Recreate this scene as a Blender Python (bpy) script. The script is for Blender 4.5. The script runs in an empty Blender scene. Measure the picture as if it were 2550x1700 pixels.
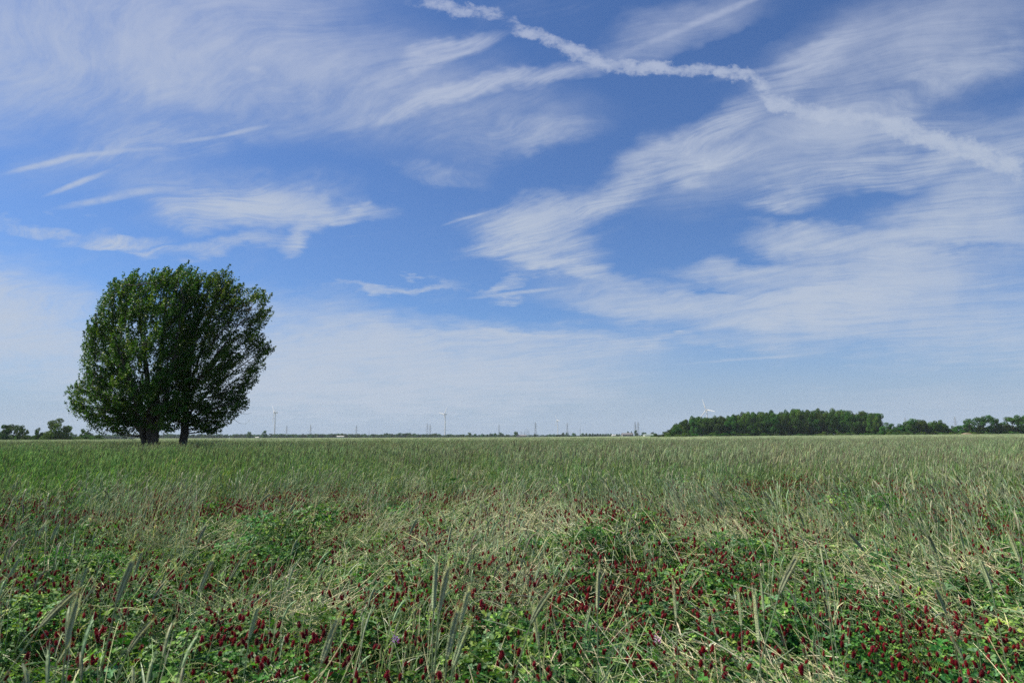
import bpy, math
import numpy as np
from mathutils import Matrix, Vector, Euler

rng = np.random.default_rng(11)
R = math.radians
scene = bpy.context.scene
C = scene.collection

# ------------------------------------------------------------------ camera
EYE = 1.6
FPX = 1700.0                      # focal length in photograph pixels (24 mm on a 36 mm sensor)
cam_data = bpy.data.cameras.new("camera")
cam_data.lens = 24.0
cam_data.sensor_width = 36.0
cam_data.clip_start = 0.05
cam_data.clip_end = 60000.0
cam = bpy.data.objects.new("camera", cam_data)
C.objects.link(cam)
scene.camera = cam
CAMROT = Matrix.Rotation(R(90 + 7.95), 3, 'X') @ Matrix.Rotation(R(-0.20), 3, 'Z')
cam.matrix_world = Matrix.Translation((0, 0, EYE)) @ CAMROT.to_4x4()
cam_data.dof.use_dof = True
cam_data.dof.focus_distance = 9.0
cam_data.dof.aperture_fstop = 5.0


def pixdir(px, py):
    """direction of a photograph pixel (2550 x 1700)"""
    v = CAMROT @ Vector(((px - 1275) / FPX, -(py - 850) / FPX, -1.0))
    return v / v.y


def bear(px):
    """x / y of something standing near the horizon at photo column px"""
    return pixdir(px, 1088 - 0.0035 * (px - 1275)).x


# ------------------------------------------------------------------ light
SUN_EL, SUN_AZ = R(52), R(-78)     # azimuth from +Y towards +X
sun_data = bpy.data.lights.new("sun", 'SUN')
sun_data.energy = 5.0
sun_data.angle = R(0.55)
sun_data.color = (1.0, 0.90, 0.74)
sun = bpy.data.objects.new("sun", sun_data)
C.objects.link(sun)
sd = Vector((math.sin(SUN_AZ) * math.cos(SUN_EL), math.cos(SUN_AZ) * math.cos(SUN_EL), math.sin(SUN_EL)))
sun.rotation_euler = sd.to_track_quat('Z', 'Y').to_euler()

scene.view_settings.view_transform = 'Standard'
scene.view_settings.look = 'None'
scene.view_settings.gamma = 1.0
scene.view_settings.exposure = 0.81


class NT:
    """short hand for building node trees"""
    def __init__(self, tree):
        self.t = tree

    def n(self, kind, **kw):
        nd = self.t.nodes.new(kind)
        for k, v in kw.items():
            setattr(nd, k, v)
        return nd

    def put(self, sock, v):
        if isinstance(v, bpy.types.NodeSocket):
            self.t.links.new(v, sock)
        elif v is not None:
            sock.default_value = v

    def math(self, op, a, b=None, c=None, clamp=False):
        nd = self.n('ShaderNodeMath', operation=op, use_clamp=clamp)
        for i, v in enumerate((a, b, c)):
            if v is not None:
                self.put(nd.inputs[i], v)
        return nd.outputs[0]

    def vmath(self, op, a, b=None, scale=None):
        nd = self.n('ShaderNodeVectorMath', operation=op)
        self.put(nd.inputs[0], a)
        if b is not None:
            self.put(nd.inputs[1], b)
        if scale is not None:
            self.put(nd.inputs[3], scale)
        return nd.outputs['Value'] if op in ('LENGTH', 'DOT_PRODUCT', 'DISTANCE') else nd.outputs['Vector']

    def comb(self, x, y, z):
        nd = self.n('ShaderNodeCombineXYZ')
        for i, v in enumerate((x, y, z)):
            self.put(nd.inputs[i], v)
        return nd.outputs[0]

    def sep(self, v):
        nd = self.n('ShaderNodeSeparateXYZ')
        self.put(nd.inputs[0], v)
        return nd.outputs

    def noise(self, vec, scale, detail=4.0, rough=0.55, dist=0.0, dim='3D'):
        nd = self.n('ShaderNodeTexNoise', noise_dimensions=dim)
        self.put(nd.inputs['Vector'], vec)
        nd.inputs['Scale'].default_value = scale
        nd.inputs['Detail'].default_value = detail
        nd.inputs['Roughness'].default_value = rough
        nd.inputs['Distortion'].default_value = dist
        return nd.outputs

    def remap(self, v, a, b, c=0.0, d=1.0, kind='SMOOTHSTEP'):
        nd = self.n('ShaderNodeMapRange', interpolation_type=kind)
        self.put(nd.inputs[0], v)
        for i, x in enumerate((a, b, c, d)):
            nd.inputs[1 + i].default_value = x
        return nd.outputs[0]

    def mapping(self, vec, loc=(0, 0, 0), rot=(0, 0, 0), scale=(1, 1, 1), kind='POINT'):
        nd = self.n('ShaderNodeMapping', vector_type=kind)
        self.put(nd.inputs[0], vec)
        nd.inputs[1].default_value = loc
        nd.inputs[2].default_value = rot
        nd.inputs[3].default_value = scale
        return nd.outputs[0]

    def mix(self, fac, a, b, blend='MIX'):
        nd = self.n('ShaderNodeMix', data_type='RGBA', blend_type=blend)
        self.put(nd.inputs[0], fac)
        for s, v in ((nd.inputs[6], a), (nd.inputs[7], b)):
            if isinstance(v, tuple) and len(v) == 3:
                v = v + (1,)
            self.put(s, v)
        return nd.outputs[2]


# ------------------------------------------------------------------ world: clear sky with cirrus and a spread contrail
world = bpy.data.worlds.new("World")
scene.world = world
world.use_nodes = True
wt = world.node_tree
wt.nodes.clear()
W = NT(wt)
SKY_STRENGTH = 0.061
sky = W.n('ShaderNodeTexSky', sky_type='NISHITA')
sky.sun_disc = False
sky.sun_elevation = SUN_EL
sky.sun_rotation = SUN_AZ
sky.altitude = 150
sky.air_density = 1.0
sky.dust_density = 0.6
sky.ozone_density = 2.0
tc = W.n('ShaderNodeTexCoord')
dvec = tc.outputs['Generated']
dx, dy, dz = W.sep(dvec)
ay = W.math('MAXIMUM', W.math('ABSOLUTE', dy), 0.12)
uvx = W.math('DIVIDE', dx, ay)
uvy = W.math('DIVIDE', dz, ay)
uv = W.comb(uvx, uvy, 0.0)
# position on a flat cloud layer (height 1 above the eye), bent down at the far end
zz = W.math('ADD', W.math('MAXIMUM', dz, 0.0), 0.07)
plane = W.comb(W.math('DIVIDE', dx, zz), W.math('DIVIDE', dy, zz), 0.0)
# ragged edges
warp1 = W.noise(W.mapping(uv, scale=(1.0, 1.6, 1.0)), 5.0, 4.0, 0.6)[1]
warp2 = W.noise(plane, 2.2, 5.0, 0.65)[1]
w1 = W.vmath('SCALE', W.vmath('SUBTRACT', warp1, (0.5, 0.5, 0.5)), scale=0.10)
w2 = W.vmath('SCALE', W.vmath('SUBTRACT', warp2, (0.5, 0.5, 0.5)), scale=0.075)
uvd = W.vmath('MULTIPLY', W.vmath('ADD', uv, W.vmath('ADD', w1, w2)), (1, 1, 0))
uvs = W.vmath('MULTIPLY', W.vmath('ADD', uv, W.vmath('ADD', W.vmath('SCALE', w1, scale=0.10), W.vmath('SCALE', w2, scale=0.10))), (1, 1, 0))
wsmall = W.vmath('ADD', W.vmath('SCALE', W.vmath('SUBTRACT', W.noise(uv, 12.0, 6.0, 0.75)[1], (0.5, 0.5, 0.5)), scale=0.045), W.vmath('SCALE', W.vmath('SUBTRACT', W.noise(uv, 45.0, 4.0, 0.6)[1], (0.5, 0.5, 0.5)), scale=0.022))
uvp = W.vmath('MULTIPLY', W.vmath('ADD', uv, wsmall), (1, 1, 0))
# fibres: all run towards one point far off on the left horizon
FIB = math.atan2(0.5, -0.86)
fwarp = W.vmath('ADD', plane, W.vmath('SCALE', W.vmath('SUBTRACT', W.noise(plane, 0.9, 3.0, 0.5)[1], (0.5, 0.5, 0.5)), scale=1.0))
fcoord = W.mapping(W.mapping(fwarp, rot=(0, 0, -FIB)), scale=(0.9, 4.2, 1.0))
fib = W.math('ADD', W.math('MULTIPLY', W.noise(fcoord, 1.6, 8.0, 0.64)[0], 0.62), W.math('MULTIPLY', W.noise(uv, 11.0, 8.0, 0.66)[0], 0.38))
fcoord2 = W.mapping(W.mapping(fwarp, rot=(0, 0, -FIB)), scale=(3.0, 15.0, 1.0))
fib2 = W.noise(fcoord2, 2.4, 8.0, 0.7)[0]
puf = W.noise(W.mapping(uv, rot=(0, 0, 0.35), scale=(1.0, 1.5, 1)), 24.0, 8.0, 0.7)[0]
broad = W.noise(plane, 1.1, 6.0, 0.58)[0]

D_F = 1568.0


def blob(vec, acc, cx, cy, ang, hl, hw, s):
    """soft ellipse in the sky; cx, cy in a 2352-wide copy of the photo, turned into directions.
    The running sum rides along in z (scaled to nothing) so the sums are worked out one after the other."""
    d = pixdir(cx * 2550 / 2352, cy * 2550 / 2352)
    m = W.mapping(vec, rot=(0, 0, R(ang)), scale=(hl / D_F, hw / D_F, 1e7), kind='TEXTURE')
    W.put(m.node.inputs[1], W.comb(d.x, d.z, acc if acc is not None else 0.0))
    ln = W.vmath('LENGTH', m)
    v = W.remap(ln, 1.0, 0.0, 0.0, s)
    return v if acc is None else W.math('ADD', acc, v)


def total(vec, lst):
    acc = None
    for b in lst:
        acc = blob(vec, acc, *b)
    return acc


veil = [
    (150, 40, -4, 1000, 380, 1.05), (760, 170, -8, 600, 220, .5), (1150, 300, 12, 330, 120, .22), (1560, 60, 21, 330, 80, .55),
    (2100, 110, 24, 560, 230, .7), (2320, 330, 20, 330, 130, .5), (20, 740, -14, 420, 190, 1.35),
    (980, 835, 0, 700, 130, 1.3), (600, 800, 0, 420, 170, .8), (700, 910, 0, 900, 90, .6), (1950, 700, 3, 660, 135, 1.0), (2180, 560, 6, 420, 100, .9),
    (2230, 470, 16, 300, 95, .75), (1450, 690, -6, 260, 70, .75), (2250, 790, 0, 380, 90, .5),
    (1850, 545, -8, 190, 55, .85), (1800, 330, 22, 480, 120, .5), (1700, 610, 2, 260, 40, .6),
    (2200, 905, 0, 500, 50, .18), (300, 400, 5, 420, 90, .12), (2050, 660, 3, 500, 80, .5),
]
fibrous = [
    (1120, 205, 13, 400, 42, 1.3), (1000, 122, 19, 230, 50, 1.05), (560, 465, 3, 270, 75, 1.05), (700, 490, 14, 170, 40, .7),
    (680, 545, 50, 75, 30, .85), (800, 495, 11, 150, 32, 1.0), (260, 547, 3, 170, 26, 1.0), (340, 566, 2, 80, 12, .7),
    (120, 525, -2, 230, 22, .5), (520, 562, 4, 230, 30, .5), (330, 330, 10, 420, 60, .35), (560, 440, 4, 330, 90, .45),
    (1280, 480, 8, 230, 80, 1.05), (1450, 400, 38, 210, 75, .85), (1220, 560, -15, 210, 95, 1.15), (1310, 620, -10, 190, 32, .9),
    (1130, 585, 4, 130, 30, .6), (1640, 290, 30, 300, 60, .8), (1870, 140, 28, 190, 60, .75), (1640, 365, 15, 150, 55, .8),
    (1800, 450, 0, 120, 42, .6), (2000, 350, 18, 340, 80, .55), (1230, 330, 10, 190, 50, .42), (1000, 385, -10, 150, 30, .25),
    (1150, 775, 1, 330, 24, .8), (900, 660, 3, 200, 18, .7), (1160, 650, 6, 110, 18, .6), (1170, 685, 2, 70, 14, .7), (1850, 722, 5, 260, 30, .7),
    (2180, 170, 24, 300, 70, .5), (1900, 420, 12, 260, 60, .4), (1500, 800, 2, 260, 22, .4), (2100, 390, 16, 260, 50, .55),
]
thin = [(110, 375, 14, 130, 12, .9), (250, 350, 6, 180, 10, .45), (178, 422, 23, 105, 11, .9), (230, 463, 10, 130, 13, .6), (330, 440, 6, 120, 14, .45),
    (560, 300, 13, 80, 9, .7), (470, 318, 9, 110, 8, .4), (1075, 500, 17, 80, 6, .6), (1890, 128, 34, 90, 14, .45), (1760, 160, 12, 180, 14, .3), (585, 160, -10, 30, 14, .5),
    (1630, 40, 24, 320, 14, .55), (1880, 745, 3, 260, 10, .5), (1330, 775, 1, 140, 9, .5), (350, 200, 80, 60, 22, .35), (1190, 672, 6, 150, 7, .75), (1740, 822, 4.7, 230, 5, .42), (1730, 624, 4, 150, 6, .38), (1560, 763, 0, 20, 3, .5)]
puffy = [
    (1050, 22, -10, 190, 26, .85), (1230, 80, -25, 110, 28, .95), (1335, 125, -22, 120, 32, .95), (1500, 155, -4, 190, 29, 1.1),
    (1670, 170, -12, 120, 28, .85), (1760, 215, -40, 100, 40, .7), (1880, 262, -10, 170, 36, .9), (2070, 298, -16, 180, 38, 1.0),
    (2230, 345, -22, 180, 42, .85), (2330, 380, -20, 130, 55, .6), (1620, 375, 20, 60, 26, .6), (1580, 345, 40, 30, 12, .4),
]
fibm = W.remap(fib, 0.32, 0.64, 0.25, 1.5)
fib2m = W.remap(fib2, 0.30, 0.70, 0.50, 1.35)
dens_f = W.math('MULTIPLY', W.math('MULTIPLY', total(uvd, fibrous), fibm), fib2m)
dens_v = W.math('MULTIPLY', W.math('MULTIPLY', total(uvd, veil), W.remap(fib2, 0.3, 0.7, 0.78, 1.2)), W.math('MULTIPLY', W.remap(fib, 0.30, 0.66, 0.38, 1.5), W.remap(broad, 0.28, 0.62, 0.6, 1.25)))
tp = W.math('MINIMUM', total(uvp, [(a, b, c, d, e * 1.1, f) for a, b, c, d, e, f in puffy]), 0.95)
dens_p = W.math('MULTIPLY', W.remap(W.math('ADD', tp, W.math('MULTIPLY', puf, 3.2)), 1.62, 3.3, 0.0, 1.6), W.remap(tp, 0.03, 0.35))
dens_t = W.math('MULTIPLY', total(uvs, thin), W.remap(puf, 0.35, 0.6, 0.5, 1.1))
base_wisp = W.math('MULTIPLY', W.remap(fib, 0.5, 0.8, 0.0, 0.30), W.remap(broad, 0.42, 0.66, 0.1, 1.0))
dens = W.math('ADD', W.math('ADD', dens_f, dens_v), W.math('ADD', W.math('ADD', dens_p, dens_t), base_wisp))
dens = W.math('SUBTRACT', dens, total(uvd, [(2180, 585, 3, 260, 20, .42), (1630, 665, 2, 150, 16, .3), (1700, 80, 24, 200, 40, .3)]))
dens = W.math('MAXIMUM', dens, 0.0)
# soft saturation 1 - exp(-d)
cover = W.math('SUBTRACT', 1.0, W.math('EXPONENT', W.math('MULTIPLY', dens, -1.45)))
cover = W.math('MULTIPLY', cover, 0.92)
skyc = W.mix(1.0, sky.outputs[0], (0.54, 0.76, 1.10), 'MULTIPLY')
cloudc = (4.9, 5.55, 6.9)
hue = W.mix(W.remap(dz, 0.25, 0.75, 0.0, 1.0), (4.75, 5.35, 6.35), (4.15, 4.65, 6.45))
skyc = W.mix(W.remap(dz, 0.0, 0.17, 0.88, 0.0), skyc, (3.3, 4.15, 5.5))
col = W.mix(cover, skyc, hue)
bg = W.n('ShaderNodeBackground')
W.put(bg.inputs[0], col)
bg.inputs[1].default_value = SKY_STRENGTH
wo = W.n('ShaderNodeOutputWorld')
wt.links.new(bg.outputs[0], wo.inputs[0])
world.cycles.sampling_method = 'MANUAL'
world.cycles.sample_map_resolution = 512

# ------------------------------------------------------------------ terrain


def gz(x, y):
    """ground height: level, with a very slow rise to the right"""
    x = np.asarray(x, float)
    y = np.asarray(y, float)
    t = np.maximum(0, x - 22.0)
    rise = 2.3 * (1 - np.exp(-0.0066 * t / 2.3 * (t / (t + 25.0))))
    return rise


def sn(x, y, s, seed):
    """cheap smooth noise, about -1 .. 1"""
    r = np.random.default_rng(seed)
    out = 0
    for i in range(7):
        a = r.uniform(0, 2 * math.pi)
        f = s * r.uniform(0.6, 1.9)
        out = out + np.sin((x * math.cos(a) + y * math.sin(a)) * f + r.uniform(0, 6.28) + 0.8 * np.sin((x * math.sin(a) - y * math.cos(a)) * f * 0.6 + i))
    return out / 3.6


def sstep(a, b, v):
    t = np.clip((v - a) / (b - a), 0, 1)
    return t * t * (3 - 2 * t)


# ------------------------------------------------------------------ mesh building
class G:
    def __init__(self):
        self.V, self.Cc, self.F = [], [], []
        self.n = 0

    def add(self, v, f, col):
        v = np.asarray(v, float).reshape(-1, 3)
        col = np.asarray(col, float)
        if col.ndim == 1:
            col = np.tile(col[:3], (len(v), 1))
        self.V.append(v)
        self.Cc.append(col)
        self.F.extend([tuple(int(i) + self.n for i in q) for q in f])
        self.n += len(v)

    def tube(self, P, rad, col, sides=4, cap=False):
        P = np.asarray(P, float)
        n = len(P)
        rad = np.full(n, rad) if np.isscalar(rad) else np.asarray(rad, float)
        T = np.gradient(P, axis=0)
        T /= np.linalg.norm(T, axis=1)[:, None] + 1e-12
        ref = np.array([1.0, 0.13, 0.07]) if abs(T[0][0]) < 0.8 else np.array([0.1, 1.0, 0.05])
        A = np.cross(T, ref)
        A /= np.linalg.norm(A, axis=1)[:, None] + 1e-12
        B = np.cross(T, A)
        th = np.arange(sides) * 2 * math.pi / sides
        ring = P[:, None, :] + rad[:, None, None] * (np.cos(th)[None, :, None] * A[:, None, :] + np.sin(th)[None, :, None] * B[:, None, :])
        f = []
        for i in range(n - 1):
            for k in range(sides):
                k2 = (k + 1) % sides
                f.append((i * sides + k, i * sides + k2, (i + 1) * sides + k2, (i + 1) * sides + k))
        if cap:
            f.append(tuple(range(sides))[::-1])
            f.append(tuple((n - 1) * sides + k for k in range(sides)))
        col = np.asarray(col, float)
        if col.ndim == 2:
            col = np.repeat(col, sides, axis=0)
        self.add(ring.reshape(-1, 3), f, col)

    def ribbon(self, P, w, side, col, fold=0.0):
        """blade: strip of quads, folded along its midrib"""
        P = np.asarray(P, float)
        n = len(P)
        w = np.asarray(w, float)
        side = np.asarray(side, float)
        if side.ndim == 1:
            side = np.tile(side, (n, 1))
        T = np.gradient(P, axis=0)
        N = np.cross(T, side)
        N /= np.linalg.norm(N, axis=1)[:, None] + 1e-12
        L = P + side * w[:, None] * 0.5 + N * (w * fold)[:, None]
        Rr = P - side * w[:, None] * 0.5 + N * (w * fold)[:, None]
        v = np.stack([L, P, Rr], 1).reshape(-1, 3)
        f = []
        for i in range(n - 1):
            a = i * 3
            f += [(a, a + 1, a + 4, a + 3), (a + 1, a + 2, a + 5, a + 4)]
        col = np.asarray(col, float)
        if col.ndim == 2:
            col = np.repeat(col, 3, axis=0)
        self.add(v, f, col)

    def box(self, lo, hi, col=(1, 1, 1)):
        x0, y0, z0 = lo
        x1, y1, z1 = hi
        v = [(x0, y0, z0), (x1, y0, z0), (x1, y1, z0), (x0, y1, z0), (x0, y0, z1), (x1, y0, z1), (x1, y1, z1), (x0, y1, z1)]
        self.add(v, [(0, 3, 2, 1), (4, 5, 6, 7), (0, 1, 5, 4), (1, 2, 6, 5), (2, 3, 7, 6), (3, 0, 4, 7)], col)

    def mesh(self, name, mat, smooth=False):
        me = bpy.data.meshes.new(name)
        V = np.concatenate(self.V)
        Cc = np.concatenate(self.Cc)
        me.from_pydata(V.tolist(), [], self.F)
        at = me.color_attributes.new('Col', 'FLOAT_COLOR', 'POINT')
        at.data.foreach_set('color', np.concatenate([Cc, np.ones((len(Cc), 1))], 1).astype(np.float32).ravel())
        me.materials.append(mat)
        if smooth:
            me.shade_smooth()
        me.update()
        return me


def quad_mesh(name, Q, Cc, mat):
    """Q (N,4,3) separate quads, Cc (N,3)"""
    N = len(Q)
    me = bpy.data.meshes.new(name)
    me.vertices.add(N * 4)
    me.vertices.foreach_set('co', Q.astype(np.float32).ravel())
    me.loops.add(N * 4)
    me.loops.foreach_set('vertex_index', np.arange(N * 4, dtype=np.int32))
    me.polygons.add(N)
    me.polygons.foreach_set('loop_start', np.arange(0, N * 4, 4, dtype=np.int32))
    me.polygons.foreach_set('loop_total', np.full(N, 4, dtype=np.int32))
    at = me.color_attributes.new('Col', 'FLOAT_COLOR', 'POINT')
    c4 = np.concatenate([np.repeat(Cc, 4, axis=0), np.ones((N * 4, 1))], 1)
    at.data.foreach_set('color', c4.astype(np.float32).ravel())
    me.materials.append(mat)
    me.update(calc_edges=True)
    return me


def link(name, me, parent=None):
    o = bpy.data.objects.new(name, me)
    C.objects.link(o)
    if parent is not None:
        o.parent = parent
    return o


def tag(o, label=None, cat=None, group=None, kind=None):
    for k, v in (('label', label), ('category', cat), ('group', group), ('kind', kind)):
        if v:
            o[k] = v
    return o


def empty(name, loc, rz=0.0, sc=1.0):
    o = bpy.data.objects.new(name, None)
    C.objects.link(o)
    o.location = loc
    o.rotation_euler = (0, 0, rz)
    o.scale = (sc, sc, sc) if np.isscalar(sc) else sc
    return o


def copy_tree(o, parent=None):
    c = o.copy()
    C.objects.link(c)
    c.parent = parent
    for ch in o.children:
        copy_tree(ch, c)
    return c


def unit(v):
    v = np.asarray(v, float)
    return v / (np.linalg.norm(v, axis=-1, keepdims=True) + 1e-12)


# ------------------------------------------------------------------ materials
def base_mat(name):
    m = bpy.data.materials.new(name)
    m.use_nodes = True
    m.node_tree.nodes.clear()
    return m, NT(m.node_tree)


def plant_mat(name, trans=0.3, rough=0.55, spec=0.12, var=(0.75, 1.25), patch=None, hue=0.02, green_vignette=None):
    """vertex colour x small random change per instance; light passes through the blades"""
    m, T = base_mat(name)
    a = T.n('ShaderNodeAttribute', attribute_name='Col')
    oi = T.n('ShaderNodeObjectInfo')
    rnd = oi.outputs['Random']
    hs = T.n('ShaderNodeHueSaturation')
    T.put(hs.inputs['Hue'], T.remap(T.math('FRACT', T.math('MULTIPLY', rnd, 7.31)), 0, 1, 0.5 - hue, 0.5 + hue, 'LINEAR'))
    T.put(hs.inputs['Value'], T.remap(rnd, 0, 1, var[0], var[1], 'LINEAR'))
    T.put(hs.inputs['Color'], a.outputs['Color'])
    col = hs.outputs[0]
    if patch:
        geo = T.n('ShaderNodeNewGeometry')
        for tint, scl, lo, hi, sx in patch:
            nn = T.noise(T.mapping(geo.outputs['Position'], scale=(sx, 1, 0)), scl, 4.0, 0.6)[0]
            f = T.remap(nn, lo, hi)
            col = T.mix(f, col, T.mix(1.0, col, tint, 'MULTIPLY'))
    if green_vignette:  # greener crop on the left, plus vignette darkening painted into the colour
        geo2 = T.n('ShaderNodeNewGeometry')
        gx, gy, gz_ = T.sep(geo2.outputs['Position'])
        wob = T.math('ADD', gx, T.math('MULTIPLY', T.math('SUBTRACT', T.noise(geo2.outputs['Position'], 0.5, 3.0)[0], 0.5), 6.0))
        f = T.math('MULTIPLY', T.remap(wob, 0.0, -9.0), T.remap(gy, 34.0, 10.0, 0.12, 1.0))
        col = T.mix(f, col, T.mix(1.0, col, green_vignette, 'MULTIPLY'))
    bs = T.n('ShaderNodeBsdfPrincipled')
    T.put(bs.inputs['Base Color'], col)
    bs.inputs['Roughness'].default_value = rough
    bs.inputs['Specular IOR Level'].default_value = spec
    tr = T.n('ShaderNodeBsdfTranslucent')
    T.put(tr.inputs[0], T.mix(1.0, col, (1.25, 1.3, 0.6), 'MULTIPLY'))
    ms = T.n('ShaderNodeMixShader')
    ms.inputs[0].default_value = trans
    T.t.links.new(bs.outputs[0], ms.inputs[1])
    T.t.links.new(tr.outputs[0], ms.inputs[2])
    out = T.n('ShaderNodeOutputMaterial')
    T.t.links.new(ms.outputs[0], out.inputs[0])
    return m


def hard_mat(name, c1, c2, scl=3.0, rough=0.7, spec=0.3, bump=0.0, use_attr=False):
    m, T = base_mat(name)
    tcx = T.n('ShaderNodeTexCoord')
    nn = T.noise(tcx.outputs['Object'], scl, 5.0, 0.6)[0]
    col = T.mix(T.remap(nn, 0.3, 0.7), c1, c2)
    bs = T.n('ShaderNodeBsdfPrincipled')
    T.put(bs.inputs['Base Color'], col)
    bs.inputs['Roughness'].default_value = rough
    bs.inputs['Specular IOR Level'].default_value = spec
    if bump:
        b = T.n('ShaderNodeBump')
        b.inputs['Distance'].default_value = bump
        T.put(b.inputs['Height'], nn)
        T.t.links.new(b.outputs[0], bs.inputs['Normal'])
    out = T.n('ShaderNodeOutputMaterial')
    T.t.links.new(bs.outputs[0], out.inputs[0])
    return m


RYE_PATCH = [((1.08, 0.90, 0.88), 0.30, 0.50, 0.68, 1.0), ((0.80, 1.02, 0.80), 0.16, 0.52, 0.64, 0.6), ((1.3, 1.28, 1.1), 0.9, 0.56, 0.72, 2.0)]
M_rye = plant_mat('rye', 0.28, 0.6, 0.10, (0.72, 1.28), RYE_PATCH, green_vignette=(0.80, 1.0, 0.62))
M_rye_near = plant_mat('rye_near', 0.25, 0.5, 0.15, (0.85, 1.15))
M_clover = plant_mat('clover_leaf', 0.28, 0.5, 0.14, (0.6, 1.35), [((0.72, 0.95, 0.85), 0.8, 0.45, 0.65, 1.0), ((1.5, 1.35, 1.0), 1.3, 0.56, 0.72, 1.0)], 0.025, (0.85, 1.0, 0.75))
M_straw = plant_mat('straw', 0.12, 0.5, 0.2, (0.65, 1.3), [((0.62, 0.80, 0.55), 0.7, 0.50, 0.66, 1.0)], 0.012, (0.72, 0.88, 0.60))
M_flower = plant_mat('crimson_petals', 0.22, 0.6, 0.2, (0.6, 1.4), None, 0.008)
M_maple = plant_mat('maple_leaf', 0.28, 0.5, 0.14, (0.95, 1.05))
M_wood = plant_mat('wood_leaf', 0.22, 0.6, 0.05, (0.65, 1.4), None, 0.03)
M_bark = hard_mat('bark', (0.055, 0.047, 0.040), (0.11, 0.095, 0.08), 4.0, 0.9, 0.1, 0.02)
M_white = hard_mat('white_coating', (0.60, 0.60, 0.60), (0.66, 0.66, 0.66), 0.05, 0.5, 0.4)
M_steel = hard_mat('galvanised_steel', (0.22, 0.23, 0.24), (0.30, 0.31, 0.32), 0.5, 0.6, 0.4)
M_wall = hard_mat('pale_siding', (0.45, 0.45, 0.44), (0.55, 0.55, 0.54), 0.4, 0.7)
M_brick = hard_mat('grey_wall', (0.17, 0.16, 0.16), (0.22, 0.20, 0.20), 0.6, 0.8)
M_roof = hard_mat('grey_roof', (0.12, 0.12, 0.13), (0.18, 0.18, 0.19), 0.8, 0.8)
M_roofg = hard_mat('green_roof', (0.16, 0.22, 0.21), (0.22, 0.28, 0.26), 0.8, 0.7)
M_glass = hard_mat('window_glass', (0.03, 0.04, 0.05), (0.05, 0.06, 0.07), 1.0, 0.15, 0.5)
M_earth = hard_mat('pale_earth', (0.16, 0.13, 0.09), (0.25, 0.21, 0.15), 0.8, 0.95, 0.1)
M_dark = hard_mat('feather', (0.03, 0.03, 0.03), (0.06, 0.055, 0.05), 20, 0.8)

# ------------------------------------------------------------------ ground sheet
def ground():
    m, T = base_mat('soil_and_stubble')
    geo = T.n('ShaderNodeNewGeometry')
    p = geo.outputs['Position']
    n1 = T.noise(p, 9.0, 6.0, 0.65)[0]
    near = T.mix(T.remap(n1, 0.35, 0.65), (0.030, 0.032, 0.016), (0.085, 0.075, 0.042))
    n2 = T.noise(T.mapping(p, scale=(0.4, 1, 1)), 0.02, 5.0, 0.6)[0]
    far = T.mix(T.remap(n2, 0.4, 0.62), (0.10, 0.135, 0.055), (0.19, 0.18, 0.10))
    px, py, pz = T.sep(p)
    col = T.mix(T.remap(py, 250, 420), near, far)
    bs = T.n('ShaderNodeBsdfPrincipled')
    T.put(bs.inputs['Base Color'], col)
    bs.inputs['Roughness'].default_value = 0.95
    bs.inputs['Specular IOR Level'].default_value = 0.1
    out = T.n('ShaderNodeOutputMaterial')
    T.t.links.new(bs.outputs[0], out.inputs[0])
    xs = np.concatenate([-np.geomspace(26000, 40, 40), np.linspace(-36, 36, 37), np.geomspace(40, 26000, 60)])
    ys = np.concatenate([[-26000, -8000, -2000, -500, -120, -40], np.arange(-10, 40, 2.0), np.geomspace(44, 28000, 70)])
    X, Y = np.meshgrid(xs, ys)
    Z = gz(X, Y)
    V = np.stack([X, Y, Z], -1).reshape(-1, 3)
    nx, ny = len(xs), len(ys)
    F = [(j * nx + i, j * nx + i + 1, (j + 1) * nx + i + 1, (j + 1) * nx + i) for j in range(ny - 1) for i in range(nx - 1)]
    me = bpy.data.meshes.new('ground')
    me.from_pydata(V.tolist(), [], F)
    me.materials.append(m)
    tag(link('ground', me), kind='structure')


ground()

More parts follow.
